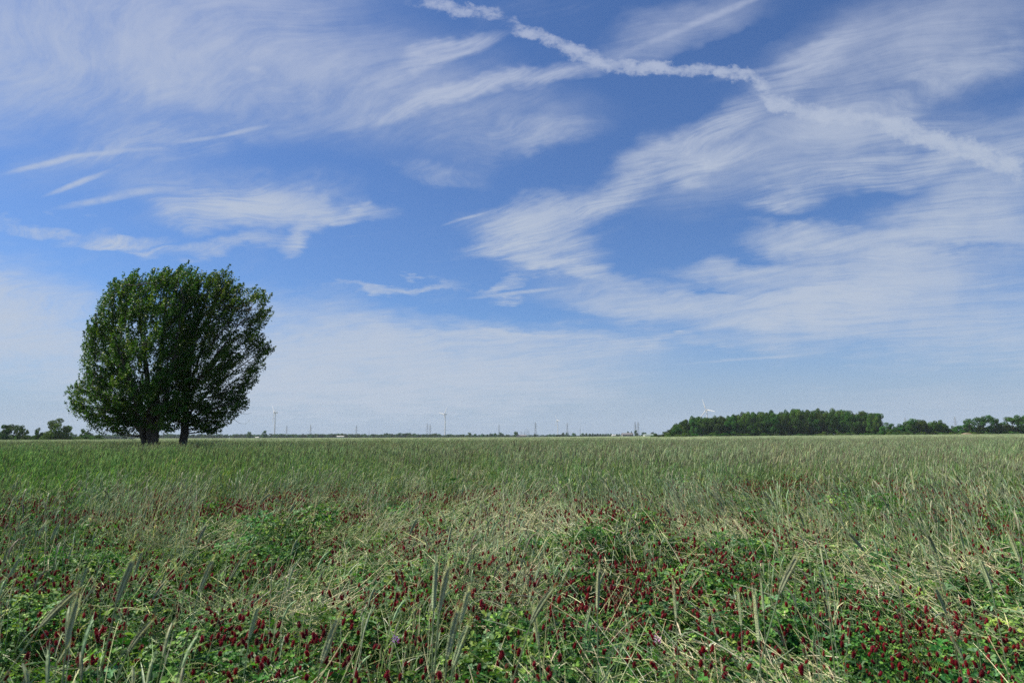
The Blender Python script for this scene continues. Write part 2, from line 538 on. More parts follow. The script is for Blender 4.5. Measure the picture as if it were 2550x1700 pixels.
# ------------------------------------------------------------------ scattering of ground cover (one object each, geometry nodes)
def scatter(name, P, rot, scl, idx, protos):
    col = bpy.data.collections.new(name + '_sources')
    for i, me in enumerate(protos):
        o = bpy.data.objects.new('%s_source_%02d' % (name, i), me)
        col.objects.link(o)
    me = bpy.data.meshes.new(name)
    N = len(P)
    me.vertices.add(N)
    me.vertices.foreach_set('co', np.asarray(P, np.float32).ravel())
    a = me.attributes.new('rot', 'FLOAT_VECTOR', 'POINT')
    a.data.foreach_set('vector', np.asarray(rot, np.float32).ravel())
    a = me.attributes.new('scl', 'FLOAT_VECTOR', 'POINT')
    a.data.foreach_set('vector', np.asarray(scl, np.float32).ravel())
    a = me.attributes.new('idx', 'INT', 'POINT')
    a.data.foreach_set('value', np.asarray(idx, np.int32))
    ob = link(name, me)
    ng = bpy.data.node_groups.new(name, 'GeometryNodeTree')
    ng.interface.new_socket('Geometry', in_out='INPUT', socket_type='NodeSocketGeometry')
    ng.interface.new_socket('Geometry', in_out='OUTPUT', socket_type='NodeSocketGeometry')
    n = ng.nodes
    gi, go = n.new('NodeGroupInput'), n.new('NodeGroupOutput')
    ci = n.new('GeometryNodeCollectionInfo')
    ci.inputs['Collection'].default_value = col
    ci.inputs['Separate Children'].default_value = True
    ci.inputs['Reset Children'].default_value = True
    ip = n.new('GeometryNodeInstanceOnPoints')
    ip.inputs['Pick Instance'].default_value = True

    def attr(nm, dt):
        x = n.new('GeometryNodeInputNamedAttribute')
        x.data_type = dt
        x.inputs['Name'].default_value = nm
        return x.outputs['Attribute']
    er = n.new('FunctionNodeEulerToRotation')
    L = ng.links.new
    L(gi.outputs[0], ip.inputs['Points'])
    L(ci.outputs[0], ip.inputs['Instance'])
    L(attr('idx', 'INT'), ip.inputs['Instance Index'])
    L(attr('rot', 'FLOAT_VECTOR'), er.inputs[0])
    L(er.outputs[0], ip.inputs['Rotation'])
    L(attr('scl', 'FLOAT_VECTOR'), ip.inputs['Scale'])
    L(ip.outputs[0], go.inputs[0])
    md = ob.modifiers.new('scatter', 'NODES')
    md.node_group = ng
    return ob


# ------------------------------------------------------------------ rye
GREENS = np.array([(0.148, 0.262, 0.112), (0.225, 0.335, 0.195), (0.100, 0.205, 0.065), (0.255, 0.345, 0.135), (0.46, 0.45, 0.28)])
HEADS = np.array([(0.262, 0.340, 0.205), (0.215, 0.240, 0.165), (0.355, 0.400, 0.275), (0.235, 0.340, 0.205), (0.185, 0.165, 0.13)])


def jit(c, s=0.12):
    return np.clip(np.asarray(c) * (1 + rng.normal(0, s)) * (1 + rng.normal(0, s * 0.25, 3)), 0.01, 0.8)


def curve_pts(p0, az, lean0, lean1, length, n):
    """points of a stem that starts leaning lean0 and ends leaning lean1 towards azimuth az"""
    p = np.array(p0, float)
    out = [p.copy()]
    for i in range(n - 1):
        t = lean0 + (lean1 - lean0) * (i / max(1, n - 2)) ** 1.7
        p = p + length / (n - 1) * np.array([math.sin(t) * math.cos(az), math.sin(t) * math.sin(az), math.cos(t)])
        out.append(p.copy())
    return np.array(out)


def blade(g, p, az, length, width, lean0, lean1, col, n=6):
    P = curve_pts(p, az, lean0, lean1, length, n)
    t = np.linspace(0, 1, n)
    w = width * np.clip(np.minimum(0.5 + t * 2, (1 - t) * 2.2), 0.04, 1)
    side = np.array([-math.sin(az), math.cos(az), 0])
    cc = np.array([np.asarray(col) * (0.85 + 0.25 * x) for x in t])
    g.ribbon(P, w, side, cc, 0.18)


def simple_head(g, P, az, col, width=0.011, awn=0.045, nawn=12):
    """grain head for middle distances: plump spindle with awns"""
    n = len(P)
    t = np.linspace(0, 1, n)
    w = width * np.sin(np.pi * (0.12 + 0.8 * t)) ** 0.6 * 0.5
    cc = np.array([np.asarray(col) * (0.8 + 0.35 * (i % 2)) for i in range(n)])
    g.tube(P, w, cc, 4)
    ac = np.clip(np.asarray(col) * 1.25, 0, 0.6)
    for k in range(nawn):
        f = rng.uniform(0.1, 1.0) * (n - 1)
        i = min(int(f), n - 2)
        a = P[i] + (P[i + 1] - P[i]) * (f - i)
        T = unit(P[i + 1] - P[i])
        o = unit(rng.normal(0, 1, 3))
        o = unit(o - T * o.dot(T))
        b = a + T * awn * rng.uniform(0.8, 1.2) + o * awn * 0.33
        s = unit(np.cross(T, o)) * 0.0011
        g.add([a + s + o * 0.003, a - s + o * 0.003, b], [(0, 1, 2)], ac)


def rye_clump(n, rad, seed, hmean=1.16, mat=None, leafy=3, wind=0.28):
    g = G()
    for _ in range(n):
        r = rad * math.sqrt(rng.random())
        a = rng.uniform(0, 6.28)
        p0 = (r * math.cos(a), r * math.sin(a), 0.0)
        h = hmean * rng.uniform(0.82, 1.08)
        az = rng.normal(0.0, 1.1)
        lean0 = rng.uniform(0.0, 0.10)
        lean1 = rng.uniform(0.0, 0.18) + wind * 0.3
        P = curve_pts(p0, az, lean0, lean1, h, 6)
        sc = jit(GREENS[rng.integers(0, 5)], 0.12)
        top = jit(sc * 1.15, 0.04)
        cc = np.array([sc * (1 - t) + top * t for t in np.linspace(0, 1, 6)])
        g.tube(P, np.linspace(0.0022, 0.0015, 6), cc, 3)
        hl = rng.uniform(0.085, 0.13)
        H = curve_pts(P[-1], az, lean1, lean1 + rng.uniform(0.05, 0.45), hl, 5)
        simple_head(g, H, az, jit(HEADS[rng.integers(0, 5)], 0.12))
        for _l in range(leafy):
            i = rng.integers(1, 5)
            la = rng.normal(0.0, 1.6)
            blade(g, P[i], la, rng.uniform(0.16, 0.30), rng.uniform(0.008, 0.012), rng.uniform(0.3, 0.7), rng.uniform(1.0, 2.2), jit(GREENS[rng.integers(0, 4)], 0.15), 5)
    return g.mesh('rye_clump', mat or M_rye)


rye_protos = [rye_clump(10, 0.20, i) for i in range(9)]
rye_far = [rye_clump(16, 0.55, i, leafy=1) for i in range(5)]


def wedge(y0, y1, dens, extra=1.12, half=0.77, dmask=None, dens_far=None):
    """random points in the part of the field the camera can look at"""
    area = half * extra * (y1 * y1 - y0 * y0)
    N = int(area * dens)
    y = np.sqrt(rng.uniform(y0 * y0, y1 * y1, N))
    x = rng.uniform(-1, 1, N) * (half * extra * y + 0.6)
    if dmask is not None:
        k = rng.random(N) < dmask(x, y)
        x, y = x[k], y[k]
    return x, y


TREES = [(pixdir(378, 1100).x * 40.0, 40.0), (pixdir(459, 1100).x * 41.0, 41.0)]


def rye_start(x):
    return 9.6 + 0.9 * sn(x, 0, 0.9, 3) - 1.7 * sstep(-2, -7, x) - 0.6 * np.exp(-((x + 1.2) / 1.5) ** 2)


def rye_mask(x, y):
    s = rye_start(x) + 1.1 * sn(x, y, 1.4, 5)
    m = sstep(-0.5, 4.5, y - s)
    m = m * (1 - 0.85 * np.exp(-((x + 0.055 * y) / (0.16 + 0.012 * y)) ** 2) * sstep(34, 14, y))
    return m * m * 0.9 + 0.1 * m + 0.035 * (y > 6.5)


parts = []
for (y0, y1, de, prot, base) in ((5.5, 30, 10, 9, 0), (30, 90, 4.6, 9, 0)):
    x, y = wedge(y0, y1, de, dmask=rye_mask)
    parts.append((x, y, rng.integers(0, 9, len(x)), np.ones(len(x))))
x, y = wedge(90, 330, 0.42)
parts.append((x, y, rng.integers(9, 14, len(x)), np.full(len(x), 1.0)))
X = np.concatenate([p[0] for p in parts])
Y = np.concatenate([p[1] for p in parts])
I = np.concatenate([p[2] for p in parts])
hs = (0.96 + 0.06 * sn(X, Y, 0.35, 8) + 0.07 * sn(X, Y, 1.7, 9)) * rng.uniform(0.84, 1.10, len(X))
hs = hs * (0.80 + 0.20 * sstep(-0.5, 3.0, Y - rye_start(X)))
rot = np.stack([rng.normal(0, 0.05, len(X)), rng.normal(0.04, 0.05, len(X)), rng.normal(0, 0.5, len(X))], 1)
Z = gz(X, Y)
rf = scatter('rye_field', np.stack([X, Y, Z], 1), rot, np.stack([np.ones(len(X)), np.ones(len(X)), hs], 1), I, rye_protos + rye_far)
tag(rf, 'dense grey-green rye crop standing across the whole field', 'rye crop', kind='stuff')
print('rye instances', len(X))


def canopy():
    """closed top of the crop where single stalks can no longer be told apart"""
    m, T = base_mat('rye_canopy')
    geo = T.n('ShaderNodeNewGeometry')
    p = geo.outputs['Position']
    n1 = T.noise(T.mapping(p, scale=(2.2, 0.6, 1)), 2.0, 6.0, 0.7)[0]
    n2 = T.noise(T.mapping(p, scale=(0.6, 1, 1)), 0.045, 5.0, 0.6)[0]
    col = T.mix(T.remap(n1, 0.35, 0.65), (0.125, 0.18, 0.095), (0.245, 0.305, 0.18))
    col = T.mix(T.remap(n2, 0.4, 0.62), col, T.mix(1.0, col, (1.06, 0.97, 0.92), 'MULTIPLY'))
    bs = T.n('ShaderNodeBsdfPrincipled')
    T.put(bs.inputs['Base Color'], col)
    bs.inputs['Roughness'].default_value = 0.9
    bs.inputs['Specular IOR Level'].default_value = 0.1
    out = T.n('ShaderNodeOutputMaterial')
    T.t.links.new(bs.outputs[0], out.inputs[0])
    g = G()
    ys = np.geomspace(85, 1250, 210)
    us = np.linspace(-1, 1, 420)
    YY, UU = np.meshgrid(ys, us, indexing='ij')
    XX = UU * (0.95 * YY + 20)
    lim = 385 + 900 * sstep(0.30, 0.16, XX / YY)           # the crop ends at the wood on the right
    lim = np.where(XX / YY < -0.55, 300, lim)
    # scale far rows back so the sheet stays inside the field limit
    t = (YY - 85) / (1250 - 85)
    Yn = 85 + t * (np.minimum(lim, 1250) - 85)
    k = Yn / YY
    XX, YY = XX * k, Yn
    hgt = 1.05 + 0.05 * sn(XX, YY, 0.3, 21) + 0.08 * rng.normal(0, 1, XX.shape) * np.clip(YY / 300, 0.4, 1)
    hgt[0, :] = 0.5
    ZZ = gz(XX, YY) + hgt
    V = np.stack([XX, YY, ZZ], -1).reshape(-1, 3)
    nu = len(us)
    F = [(j * nu + i, j * nu + i + 1, (j + 1) * nu + i + 1, (j + 1) * nu + i) for j in range(len(ys) - 1) for i in range(nu - 1)]
    g.add(V, F, (1, 1, 1))
    o = link('far_rye', g.mesh('far_rye', m))
    tag(o, 'distant rye crop running level to the far field edge', 'rye crop', kind='stuff')


canopy()

# ------------------------------------------------------------------ matted clover and lodged straw in the foreground
def mat_h(x, y):
    return 0.48 + 0.10 * sn(x, y, 1.1, 31) + 0.085 * sn(x, y, 4.2, 32) - 0.22 * sstep(0.55, 1.1, sn(x, y, 2.8, 35))


CL = np.array([(0.040, 0.122, 0.024), (0.072, 0.178, 0.036), (0.024, 0.085, 0.022), (0.145, 0.245, 0.050), (0.12, 0.21, 0.105)])


def leaflet(g, base, d, nrm, L, Wd, col):
    d = unit(d)
    s = unit(np.cross(d, nrm))
    nrm = unit(np.cross(s, d))
    t = [(0, 0.06), (0.45, 0.42), (0.8, 0.5), (1.0, 0.16)]
    v, f, cc = [], [], []
    for i, (a, b) in enumerate(t):
        m = base + d * L * a - nrm * L * 0.12 * a * a
        up = nrm * Wd * 0.22 * b * 2
        v += [m + s * Wd * b + up, m, m - s * Wd * b + up]
        cc += [col, np.asarray(col) * 1.12, col]
        if i:
            q = (i - 1) * 3
            f += [(q, q + 1, q + 4, q + 3), (q + 1, q + 2, q + 5, q + 4)]
    g.add(v, f, np.array(cc))


def trifoliate(g, p, tilt_az, tilt, size, col):
    n = np.array([math.sin(tilt) * math.cos(tilt_az), math.sin(tilt) * math.sin(tilt_az), math.cos(tilt)])
    a0 = rng.uniform(0, 6.28)
    ref = unit(np.cross(n, [0.3, 0.9, 0.2]))
    ref2 = np.cross(n, ref)
    for k in range(3):
        a = a0 + k * 2.094 + rng.normal(0, 0.15)
        d = ref * math.cos(a) + ref2 * math.sin(a) + n * rng.uniform(-0.15, 0.5)
        leaflet(g, p, d, n, size * rng.uniform(0.85, 1.1), size * 0.85, np.asarray(col) * rng.uniform(0.85, 1.15))


def clover_tuft(n, rad, size=0.024, deep=0.22):
    g = G()
    for _ in range(n):
        r = rad * math.sqrt(rng.random())
        a = rng.uniform(0, 6.28)
        z = -deep * rng.random() ** 1.6 - 0.25 * r * r / rad
        p = np.array([r * math.cos(a), r * math.sin(a), z])
        col = jit(CL[rng.integers(0, 5)], 0.18)
        trifoliate(g, p, a + rng.normal(0, 0.8), abs(rng.normal(0.35, 0.35)), size * rng.uniform(0.7, 1.3), col)
        b = p + np.array([rng.normal(0, 0.03), rng.normal(0, 0.03), -rng.uniform(0.08, 0.2)])
        m = (p + b) / 2 + rng.normal(0, 0.008, 3)
        g.tube(np.array([b, m, p]), 0.0009, np.asarray(col) * 1.3, 3)
    return g.mesh('clover_tuft', M_clover)


clover_protos = [clover_tuft(95, 0.19) for _ in range(6)] + [clover_tuft(45, 0.20, 0.034) for _ in range(2)]

STRAW = np.array([(0.54, 0.52, 0.29), (0.38, 0.44, 0.20), (0.20, 0.29, 0.11), (0.56, 0.53, 0.37), (0.14, 0.24, 0.08), (0.36, 0.42, 0.29)])


def lodged(n, rad, spread, green=0.0, upl=0.12):
    """rye stems and blades lying over one another, mostly along +X"""
    g = G()
    for _ in range(n):
        p = np.array([rng.uniform(-rad, rad), rng.uniform(-rad, rad), rng.uniform(-0.14, 0.05)])
        a = rng.normal(0, spread) + (math.pi if rng.random() < 0.12 else 0)
        L = rng.uniform(0.08, 0.34)
        lean0 = math.pi / 2 - rng.uniform(-0.05, upl * 2.2)
        lean1 = lean0 + rng.normal(0.05, 0.10)
        ci = rng.integers(0, 6) if rng.random() > green else rng.choice([2, 4, 4])
        col = jit(STRAW[ci], 0.16)
        if rng.random() < 0.80:
            P = curve_pts(p, a, lean0, lean1, L, 5)
            g.tube(P, np.linspace(0.0019, 0.0012, 5) * rng.uniform(0.6, 1.1), col, 3)
        else:
            blade(g, p, a, L * 0.5, rng.uniform(0.004, 0.009), lean0, lean1 + 0.5, col, 5)
    return g.mesh('lodged_stems', M_straw)


lodged_protos = [lodged(60, 0.30, 0.8, 0, 0.32) for _ in range(4)] + [lodged(60, 0.30, 2.0, 0, 0.4) for _ in range(2)] + [lodged(55, 0.30, 1.2, 0.5, 0.62) for _ in range(3)]

# clover leaves
def straw_spots(x, y):
    out = 0
    for a, b, w, d in ((2.7, 8.4, 1.3, 1.3), (-0.6, 8.2, 1.1, 1.8), (-1.8, 4.7, 0.7, 0.9), (0.9, 3.7, 0.6, 0.5), (0.1, 5.6, 0.5, 0.6), (3.2, 5.4, 0.7, 0.7), (-3.6, 8.0, 0.6, 0.7)):
        out = out + np.exp(-((x - a) / w) ** 2 - ((y - b) / d) ** 2)
    return np.minimum(out, 1)


def clover_mask(x, y):
    return (1 - 0.75 * straw_spots(x, y)) * (0.45 + 0.55 * sstep(-0.5, 0.4, sn(x, y, 1.4, 41)) - 0.75 * sstep(13, 24, y))


x, y = wedge(1.5, 24, 30, extra=1.15, half=0.80, dmask=clover_mask)
z = gz(x, y) + mat_h(x, y) + rng.normal(0, 0.035, len(x)) + 0.07
rot = np.stack([rng.normal(0, 0.22, len(x)), rng.normal(0, 0.22, len(x)), rng.uniform(0, 6.28, len(x))], 1)
s = rng.uniform(0.8, 1.2, len(x))
idx = np.where(rng.random(len(x)) < 0.86, rng.integers(0, 6, len(x)), rng.integers(6, 8, len(x)))
# leafy weeds climbing among the stalks, and a bright weedy spot right of the maples
wx, wy = wedge(7, 26, 9, dmask=lambda a, b: 0.5 * sstep(0.2, 0.9, sn(a, b, 1.6, 43)) * (1 - 0.6 * sstep(12, 26, b)))
bx_, by_ = rng.normal(-15.3, 1.1, 120), rng.normal(36.5, 1.6, 120)
wz = gz(wx, wy) + rng.uniform(0.45, 0.9, len(wx))
x = np.concatenate([x, wx, bx_])
y = np.concatenate([y, wy, by_])
z = np.concatenate([z, wz, rng.uniform(0.95, 1.16, 120)])
nw = len(wx) + 120
rot = np.concatenate([rot, np.stack([rng.normal(0, 0.3, nw), rng.normal(0, 0.3, nw), rng.uniform(0, 6.28, nw)], 1)])
s = np.concatenate([s, rng.uniform(0.9, 1.4, nw)])
idx = np.concatenate([idx, rng.integers(0, 8, nw)])
cl = scatter('clover_leaves', np.stack([x, y, z], 1), rot, np.stack([s, s, s], 1), idx, clover_protos)
tag(cl, 'mat of green clover leaves covering the near ground', 'clover', kind='stuff')
print('clover tufts', len(x))

# lower leaf layer, so the eye never reaches bare soil between the tufts
x, y = wedge(1.3, 16, 9, extra=1.15, half=0.80)
z = gz(x, y) + mat_h(x, y) - 0.27 + rng.normal(0, 0.03, len(x))
rot = np.stack([rng.normal(0, 0.3, len(x)), rng.normal(0, 0.3, len(x)), rng.uniform(0, 6.28, len(x))], 1)
s = rng.uniform(1.0, 1.3, len(x))
cl2 = scatter('undergrowth', np.stack([x, y, z], 1), rot, np.stack([s, s, s], 1), rng.integers(0, 6, len(x)), clover_protos)
tag(cl2, 'shaded lower clover leaves under the matted crop', 'undergrowth', kind='stuff')


# flattened stems: they lean up-left on the right side of the picture, up-right on the left side
def lay_dir(x, y):
    u = x / (y + 0.5)
    return np.where(u > 0.05, R(118) + 0.25 * sn(x, y, 0.7, 51), R(60) + 1.1 * sn(x, y, 0.7, 52)) + rng.normal(0, 0.5, len(x))


def lay_mask(x, y):
    a = sn(x, y, 1.3, 55) + 0.5 * np.exp(-((x / (y + .2)) / 0.3) ** 2)
    return np.clip(0.13 + 0.60 * sstep(-0.1, 1.0, a) - 0.55 * sstep(10.5, 15, y) + 0.8 * straw_spots(x, y) + 0.8 * np.exp(-((x + 0.055 * y) / 0.35) ** 2) * (y > 8), 0, 1)


x, y = wedge(1.5, 19, 17, extra=1.15, half=0.80, dmask=lay_mask)
z = gz(x, y) + mat_h(x, y) + 0.05 + rng.normal(0, 0.03, len(x))
rot = np.stack([rng.normal(0, 0.10, len(x)), rng.normal(-0.03, 0.16, len(x)), lay_dir(x, y)], 1)
s = rng.uniform(0.8, 1.15, len(x))
gr = sn(x, y, 1.0, 57) + rng.normal(0, 0.4, len(x)) - 2.5 * straw_spots(x, y)
idx = np.where(gr > 0.15, rng.integers(6, 9, len(x)), np.where(rng.random(len(x)) < 0.75, rng.integers(0, 4, len(x)), rng.integers(4, 6, len(x))))
lo = scatter('flattened_straw', np.stack([x, y, z], 1), rot, np.stack([s, s, s], 1), idx, lodged_protos)
tag(lo, 'flattened pale rye stems lying criss-cross over the clover', 'straw', kind='stuff')
print('lodged', len(x))


# thin half-upright stems and grass blades standing out of the mat
def upstems(n, rad, lean):
    g = G()
    for _ in range(n):
        r = rad * math.sqrt(rng.random())
        a = rng.uniform(0, 6.28)
        p0 = (r * math.cos(a), r * math.sin(a), 0.15)
        az = rng.normal(0, 0.5)
        l0 = lean + rng.normal(0, 0.08)
        L = rng.uniform(0.45, 0.85)
        col = jit(STRAW[rng.choice([0, 1, 2, 5, 5, 3])], 0.15)
        P = curve_pts(p0, az, l0, l0 + rng.uniform(0.1, 0.45), L, 6)
        g.tube(P, np.linspace(0.0018, 0.0011, 6), col, 3)
        if rng.random() < 0.35:
            H = curve_pts(P[-1], az, l0 + 0.3, l0 + 0.9, rng.uniform(0.07, 0.1), 5)
            simple_head(g, H, az, jit(HEADS[rng.integers(0, 5)]), 0.010, 0.04, 12)
        if rng.random() < 0.7:
            blade(g, P[2], rng.normal(0, 1.6), rng.uniform(0.14, 0.26), 0.008, 0.4, rng.uniform(1.2, 2.2), jit(GREENS[rng.integers(0, 5)] * 0.95, 0.15), 5)
    return g.mesh('rye_stems', M_rye_near)


up_protos = [upstems(14, 0.13, 0.04) for _ in range(3)] + [upstems(12, 0.14, 0.45) for _ in range(3)]


def up_mask(x, y):
    a = sn(x, y, 2.2, 61)
    return np.clip(0.10 + 0.7 * sstep(0.1, 0.9, a) + 0.5 * sstep(6, 9, y) - 0.2 * sstep(3.2, 2.2, y), 0, 1)


x, y = wedge(2.0, 15, 12.0, extra=1.12, half=0.80, dmask=up_mask)
u = x / (y + .5)
rz = np.where(u > 0.05, R(140), R(30)) + rng.normal(0, 1.0, len(x))
rot = np.stack([rng.normal(0, 0.08, len(x)), rng.normal(0, 0.08, len(x)), rz], 1)
s = rng.uniform(0.85, 1.15, len(x))
leaning = (sn(x, y, 0.8, 63) + 0.5 * (u > 0.25) + rng.normal(0, .3, len(x))) > 0.75
idx = np.where(leaning, rng.integers(3, 6, len(x)), rng.integers(0, 3, len(x)))
us_ = scatter('rye_stems', np.stack([x, y, gz(x, y)], 1), rot, np.stack([s, s, s], 1), idx, up_protos)
tag(us_, 'thin rye stems standing singly out of the flattened foreground', 'rye stems', kind='stuff')

# ------------------------------------------------------------------ crimson clover flowers
def flower_head(L, Wd, rings=9, per=9):
    g = G()
    zc = np.linspace(0, 1, 7)
    prof = np.sin(np.pi * (0.10 + 0.82 * zc ** 0.85)) ** 0.75
    g.tube(np.array([(0, 0, L * t) for t in zc]), prof * Wd * 0.36, (0.16, 0.006, 0.012), 7)
    for i in range(rings):
        t = (i + 0.3) / rings
        r = Wd * 0.38 * max(0.15, math.sin(math.pi * (0.12 + 0.80 * t ** 0.85)) ** 0.7)
        for k in range(per):
            a = 6.283 * (k + 0.5 * (i % 2)) / per + rng.normal(0, 0.1)
            o = np.array([math.cos(a), math.sin(a), 0])
            s = np.array([-math.sin(a), math.cos(a), 0])
            b = o * r * 0.7 + np.array([0, 0, L * t])
            upw = 0.35 + 0.9 * t
            d = unit(o + np.array([0, 0, upw]))
            ln = L * 0.24 * rng.uniform(0.8, 1.2)
            c = np.array((0.165, 0.005, 0.025)) * rng.uniform(0.5, 1.6)
            if t > 0.85:
                c = c * 0.6 + np.array((0.02, 0.02, 0.01))
            g.add([b, b + d * ln * 0.6 + s * Wd * 0.10, b + d * ln, b + d * ln * 0.6 - s * Wd * 0.10], [(0, 1, 2, 3)], np.array([c * 0.6, c, c * 1.15, c]))
    return g


def clover_stem(h, bend):
    g = G()
    P = curve_pts((0, 0, 0), 0.0, bend, -bend * 0.6, h, 6)
    g.tube(P, np.linspace(0.0016, 0.0011, 6), (0.13, 0.20, 0.08), 5)
    return g, P[-1]


flower_sets = []
for k in range(5):
    h = 0.34
    sg, top = clover_stem(h, 0.10 * (k - 2) / 2)
    stem_me = sg.mesh('clover_stem', M_rye_near, True)
    fh = flower_head(rng.uniform(0.022, 0.036), rng.uniform(0.018, 0.023)).mesh('flower_head', M_flower)
    leaf_me = []
    for q in range(2):
        lg = G()
        pz = top * (0.5 + 0.32 * q)
        trifoliate(lg, pz + np.array([0.018 * (-1) ** q, 0.012, 0.01]), rng.uniform(0, 6), 0.4, 0.026, jit(CL[1]))
        lg.tube(np.array([pz, pz + np.array([0.018 * (-1) ** q, 0.012, 0.01])]), 0.0009, (0.1, 0.17, 0.06), 3)
        leaf_me.append(lg.mesh('clover_leaf', M_clover))
    flower_sets.append((stem_me, fh, leaf_me, top))

# the same flower as one piece, for the hundreds farther back
far_flowers = []
for k in range(5):
    g = flower_head(rng.uniform(0.023, 0.038), rng.uniform(0.019, 0.024), 6, 6)
    g.V = [v + np.array([0, 0, 0.30]) for v in g.V]
    far_flowers.append(g.mesh('flower_head_far', M_flower))
    g2 = G()


def flower_mask(x, y):
    a = 0.7 * sn(x, y, 1.5, 71) + 1.0 * sn(x, y, 5.0, 72)
    u = x / (y + .2)
    m = sstep(-0.35, 0.9, a - 0.4 * straw_spots(x, y) + 0.05 * sstep(0.1, 0.5, u) + 0.3 * np.exp(-((u + 0.02) / 0.16) ** 2 - ((y - 3.2) / 1.4) ** 2) - 0.1 * np.exp(-((u + 0.35) / 0.25) ** 2) * (y > 4) + 0.2 * sstep(4.2, 2.6, y))
    for a_, b_, w_ in ((-3.0, 4.4, 0.7), (-0.75, 3.8, 0.55), (0.15, 3.4, 0.4), (-1.45, 3.0, 0.45), (-0.8, 2.9, 0.5), (-0.5, 6.5, 0.8), (-4.5, 8.2, 0.8), (1.9, 4.6, 0.7)):
        m = m + 0.55 * np.exp(-((x - a_) ** 2 + (y - b_) ** 2) / w_ ** 2)
    m = m + 0.30 * sstep(6.5, 8.0, y) * sstep(0.0, 0.8, sn(x, y, 1.8, 77))
    m = m * (1 - 0.93 * sstep(11.0, 15.0, y))
    return 0.03 + 0.97 * np.clip(m, 0, 1) * (y < 15)


cx_, cy_ = wedge(1.8, 15, 44, extra=1.06, half=0.78, dmask=flower_mask)
rep_n = rng.integers(2, 13, len(cx_))
fx = np.repeat(cx_, rep_n) + rng.normal(0, 0.085, rep_n.sum())
fy = np.repeat(cy_, rep_n) + rng.normal(0, 0.085, rep_n.sum())
sx_, sy_ = wedge(1.9, 17, 55, extra=1.04, half=0.78, dmask=flower_mask)
fx, fy = np.concatenate([fx, sx_]), np.concatenate([fy, sy_])
order = np.argsort(fx * fx + fy * fy + 0)
fx, fy = fx[order], fy[order]
fz = gz(fx, fy) + mat_h(fx, fy) - 0.30 + rng.normal(0.055, 0.035, len(fx)) + 0.12 + 0.05 * sstep(6, 9, fy)
print('flowers', len(fx))


def visible(px_x, px_y, z):
    """inside the photo frame?"""
    v = CAMROT.transposed() @ Vector((px_x, px_y, z - EYE))
    if v.z >= 0:
        return False
    u, w = v.x / -v.z * FPX, -v.y / -v.z * FPX
    return abs(u) < 1275 and abs(w) < 850


nside = 0
protos_f = [None] * 5
used = np.zeros(len(fx), bool)
for i in range(len(fx)):
    if nside >= 300:
        break
    if fy[i] < 1.9 or not visible(fx[i], fy[i], fz[i] + 0.36):
        continue
    k = int(rng.integers(0, 5))
    if protos_f[k] is None:
        root = empty('clover_flower', (0, 0, 0))
        sm, hm, lm, top = flower_sets[k]
        link('stem', sm, root)
        ho = link('flower_head', hm, root)
        ho.location = top
        for l_ in lm:
            link('leaf', l_, root)
        protos_f[k] = root
    else:
        root = copy_tree(protos_f[k])
    sc = rng.uniform(0.62, 1.05)
    root.location = (fx[i], fy[i], fz[i])
    root.rotation_euler = (rng.normal(0, 0.28), rng.normal(0.08, 0.28), rng.uniform(0, 6.28))
    root.scale = (sc, sc, sc)
    u_ = fx[i] / fy[i]
    si = 0 if u_ < -0.45 else 1 if u_ < -0.15 else 2 if u_ < 0.15 else 3 if u_ < 0.45 else 4
    row = 'close to the bottom edge' if fy[i] < 2.75 else 'a step back from the bottom edge'
    place = ('at the far left', 'left of the middle', 'in the middle', 'right of the middle', 'at the far right')[si]
    tag(root, 'crimson clover spike %s, %s' % (row, place), 'clover flower', 'crimson clover flowers %s, %s' % (row, place))
    used[i] = True
    nside += 1
rest = ~used & (fy > 2.2)
x, y, z = fx[rest], fy[rest], fz[rest]
# a few reds showing farther back on the left and right
ex = np.concatenate([rng.normal(-9.6, 0.9, 60), rng.uniform(2, 12, 90), rng.normal(-5.4, 0.8, 70)])
ey = np.concatenate([rng.normal(16.0, 0.7, 60), rng.uniform(11.5, 14.5, 90), rng.normal(10.5, 0.6, 70)])
ez = np.concatenate([np.full(60, 0.62), np.full(90, 0.42), np.full(70, 0.40)]) + rng.normal(0, 0.06, 220)
x, y, z = np.concatenate([x, ex]), np.concatenate([y, ey]), np.concatenate([z, ez])
s = rng.uniform(0.6, 1.1, len(x))
rot = np.stack([rng.normal(0, 0.35, len(x)), rng.normal(0.05, 0.35, len(x)), rng.uniform(0, 6.28, len(x))], 1)
ff = scatter('crimson_clover', np.stack([x, y, z], 1), rot, np.stack([s, s, s], 1), rng.integers(0, 5, len(x)), far_flowers)
tag(ff, 'many small crimson clover flowers dotting the flattened crop', 'clover flowers', kind='stuff')

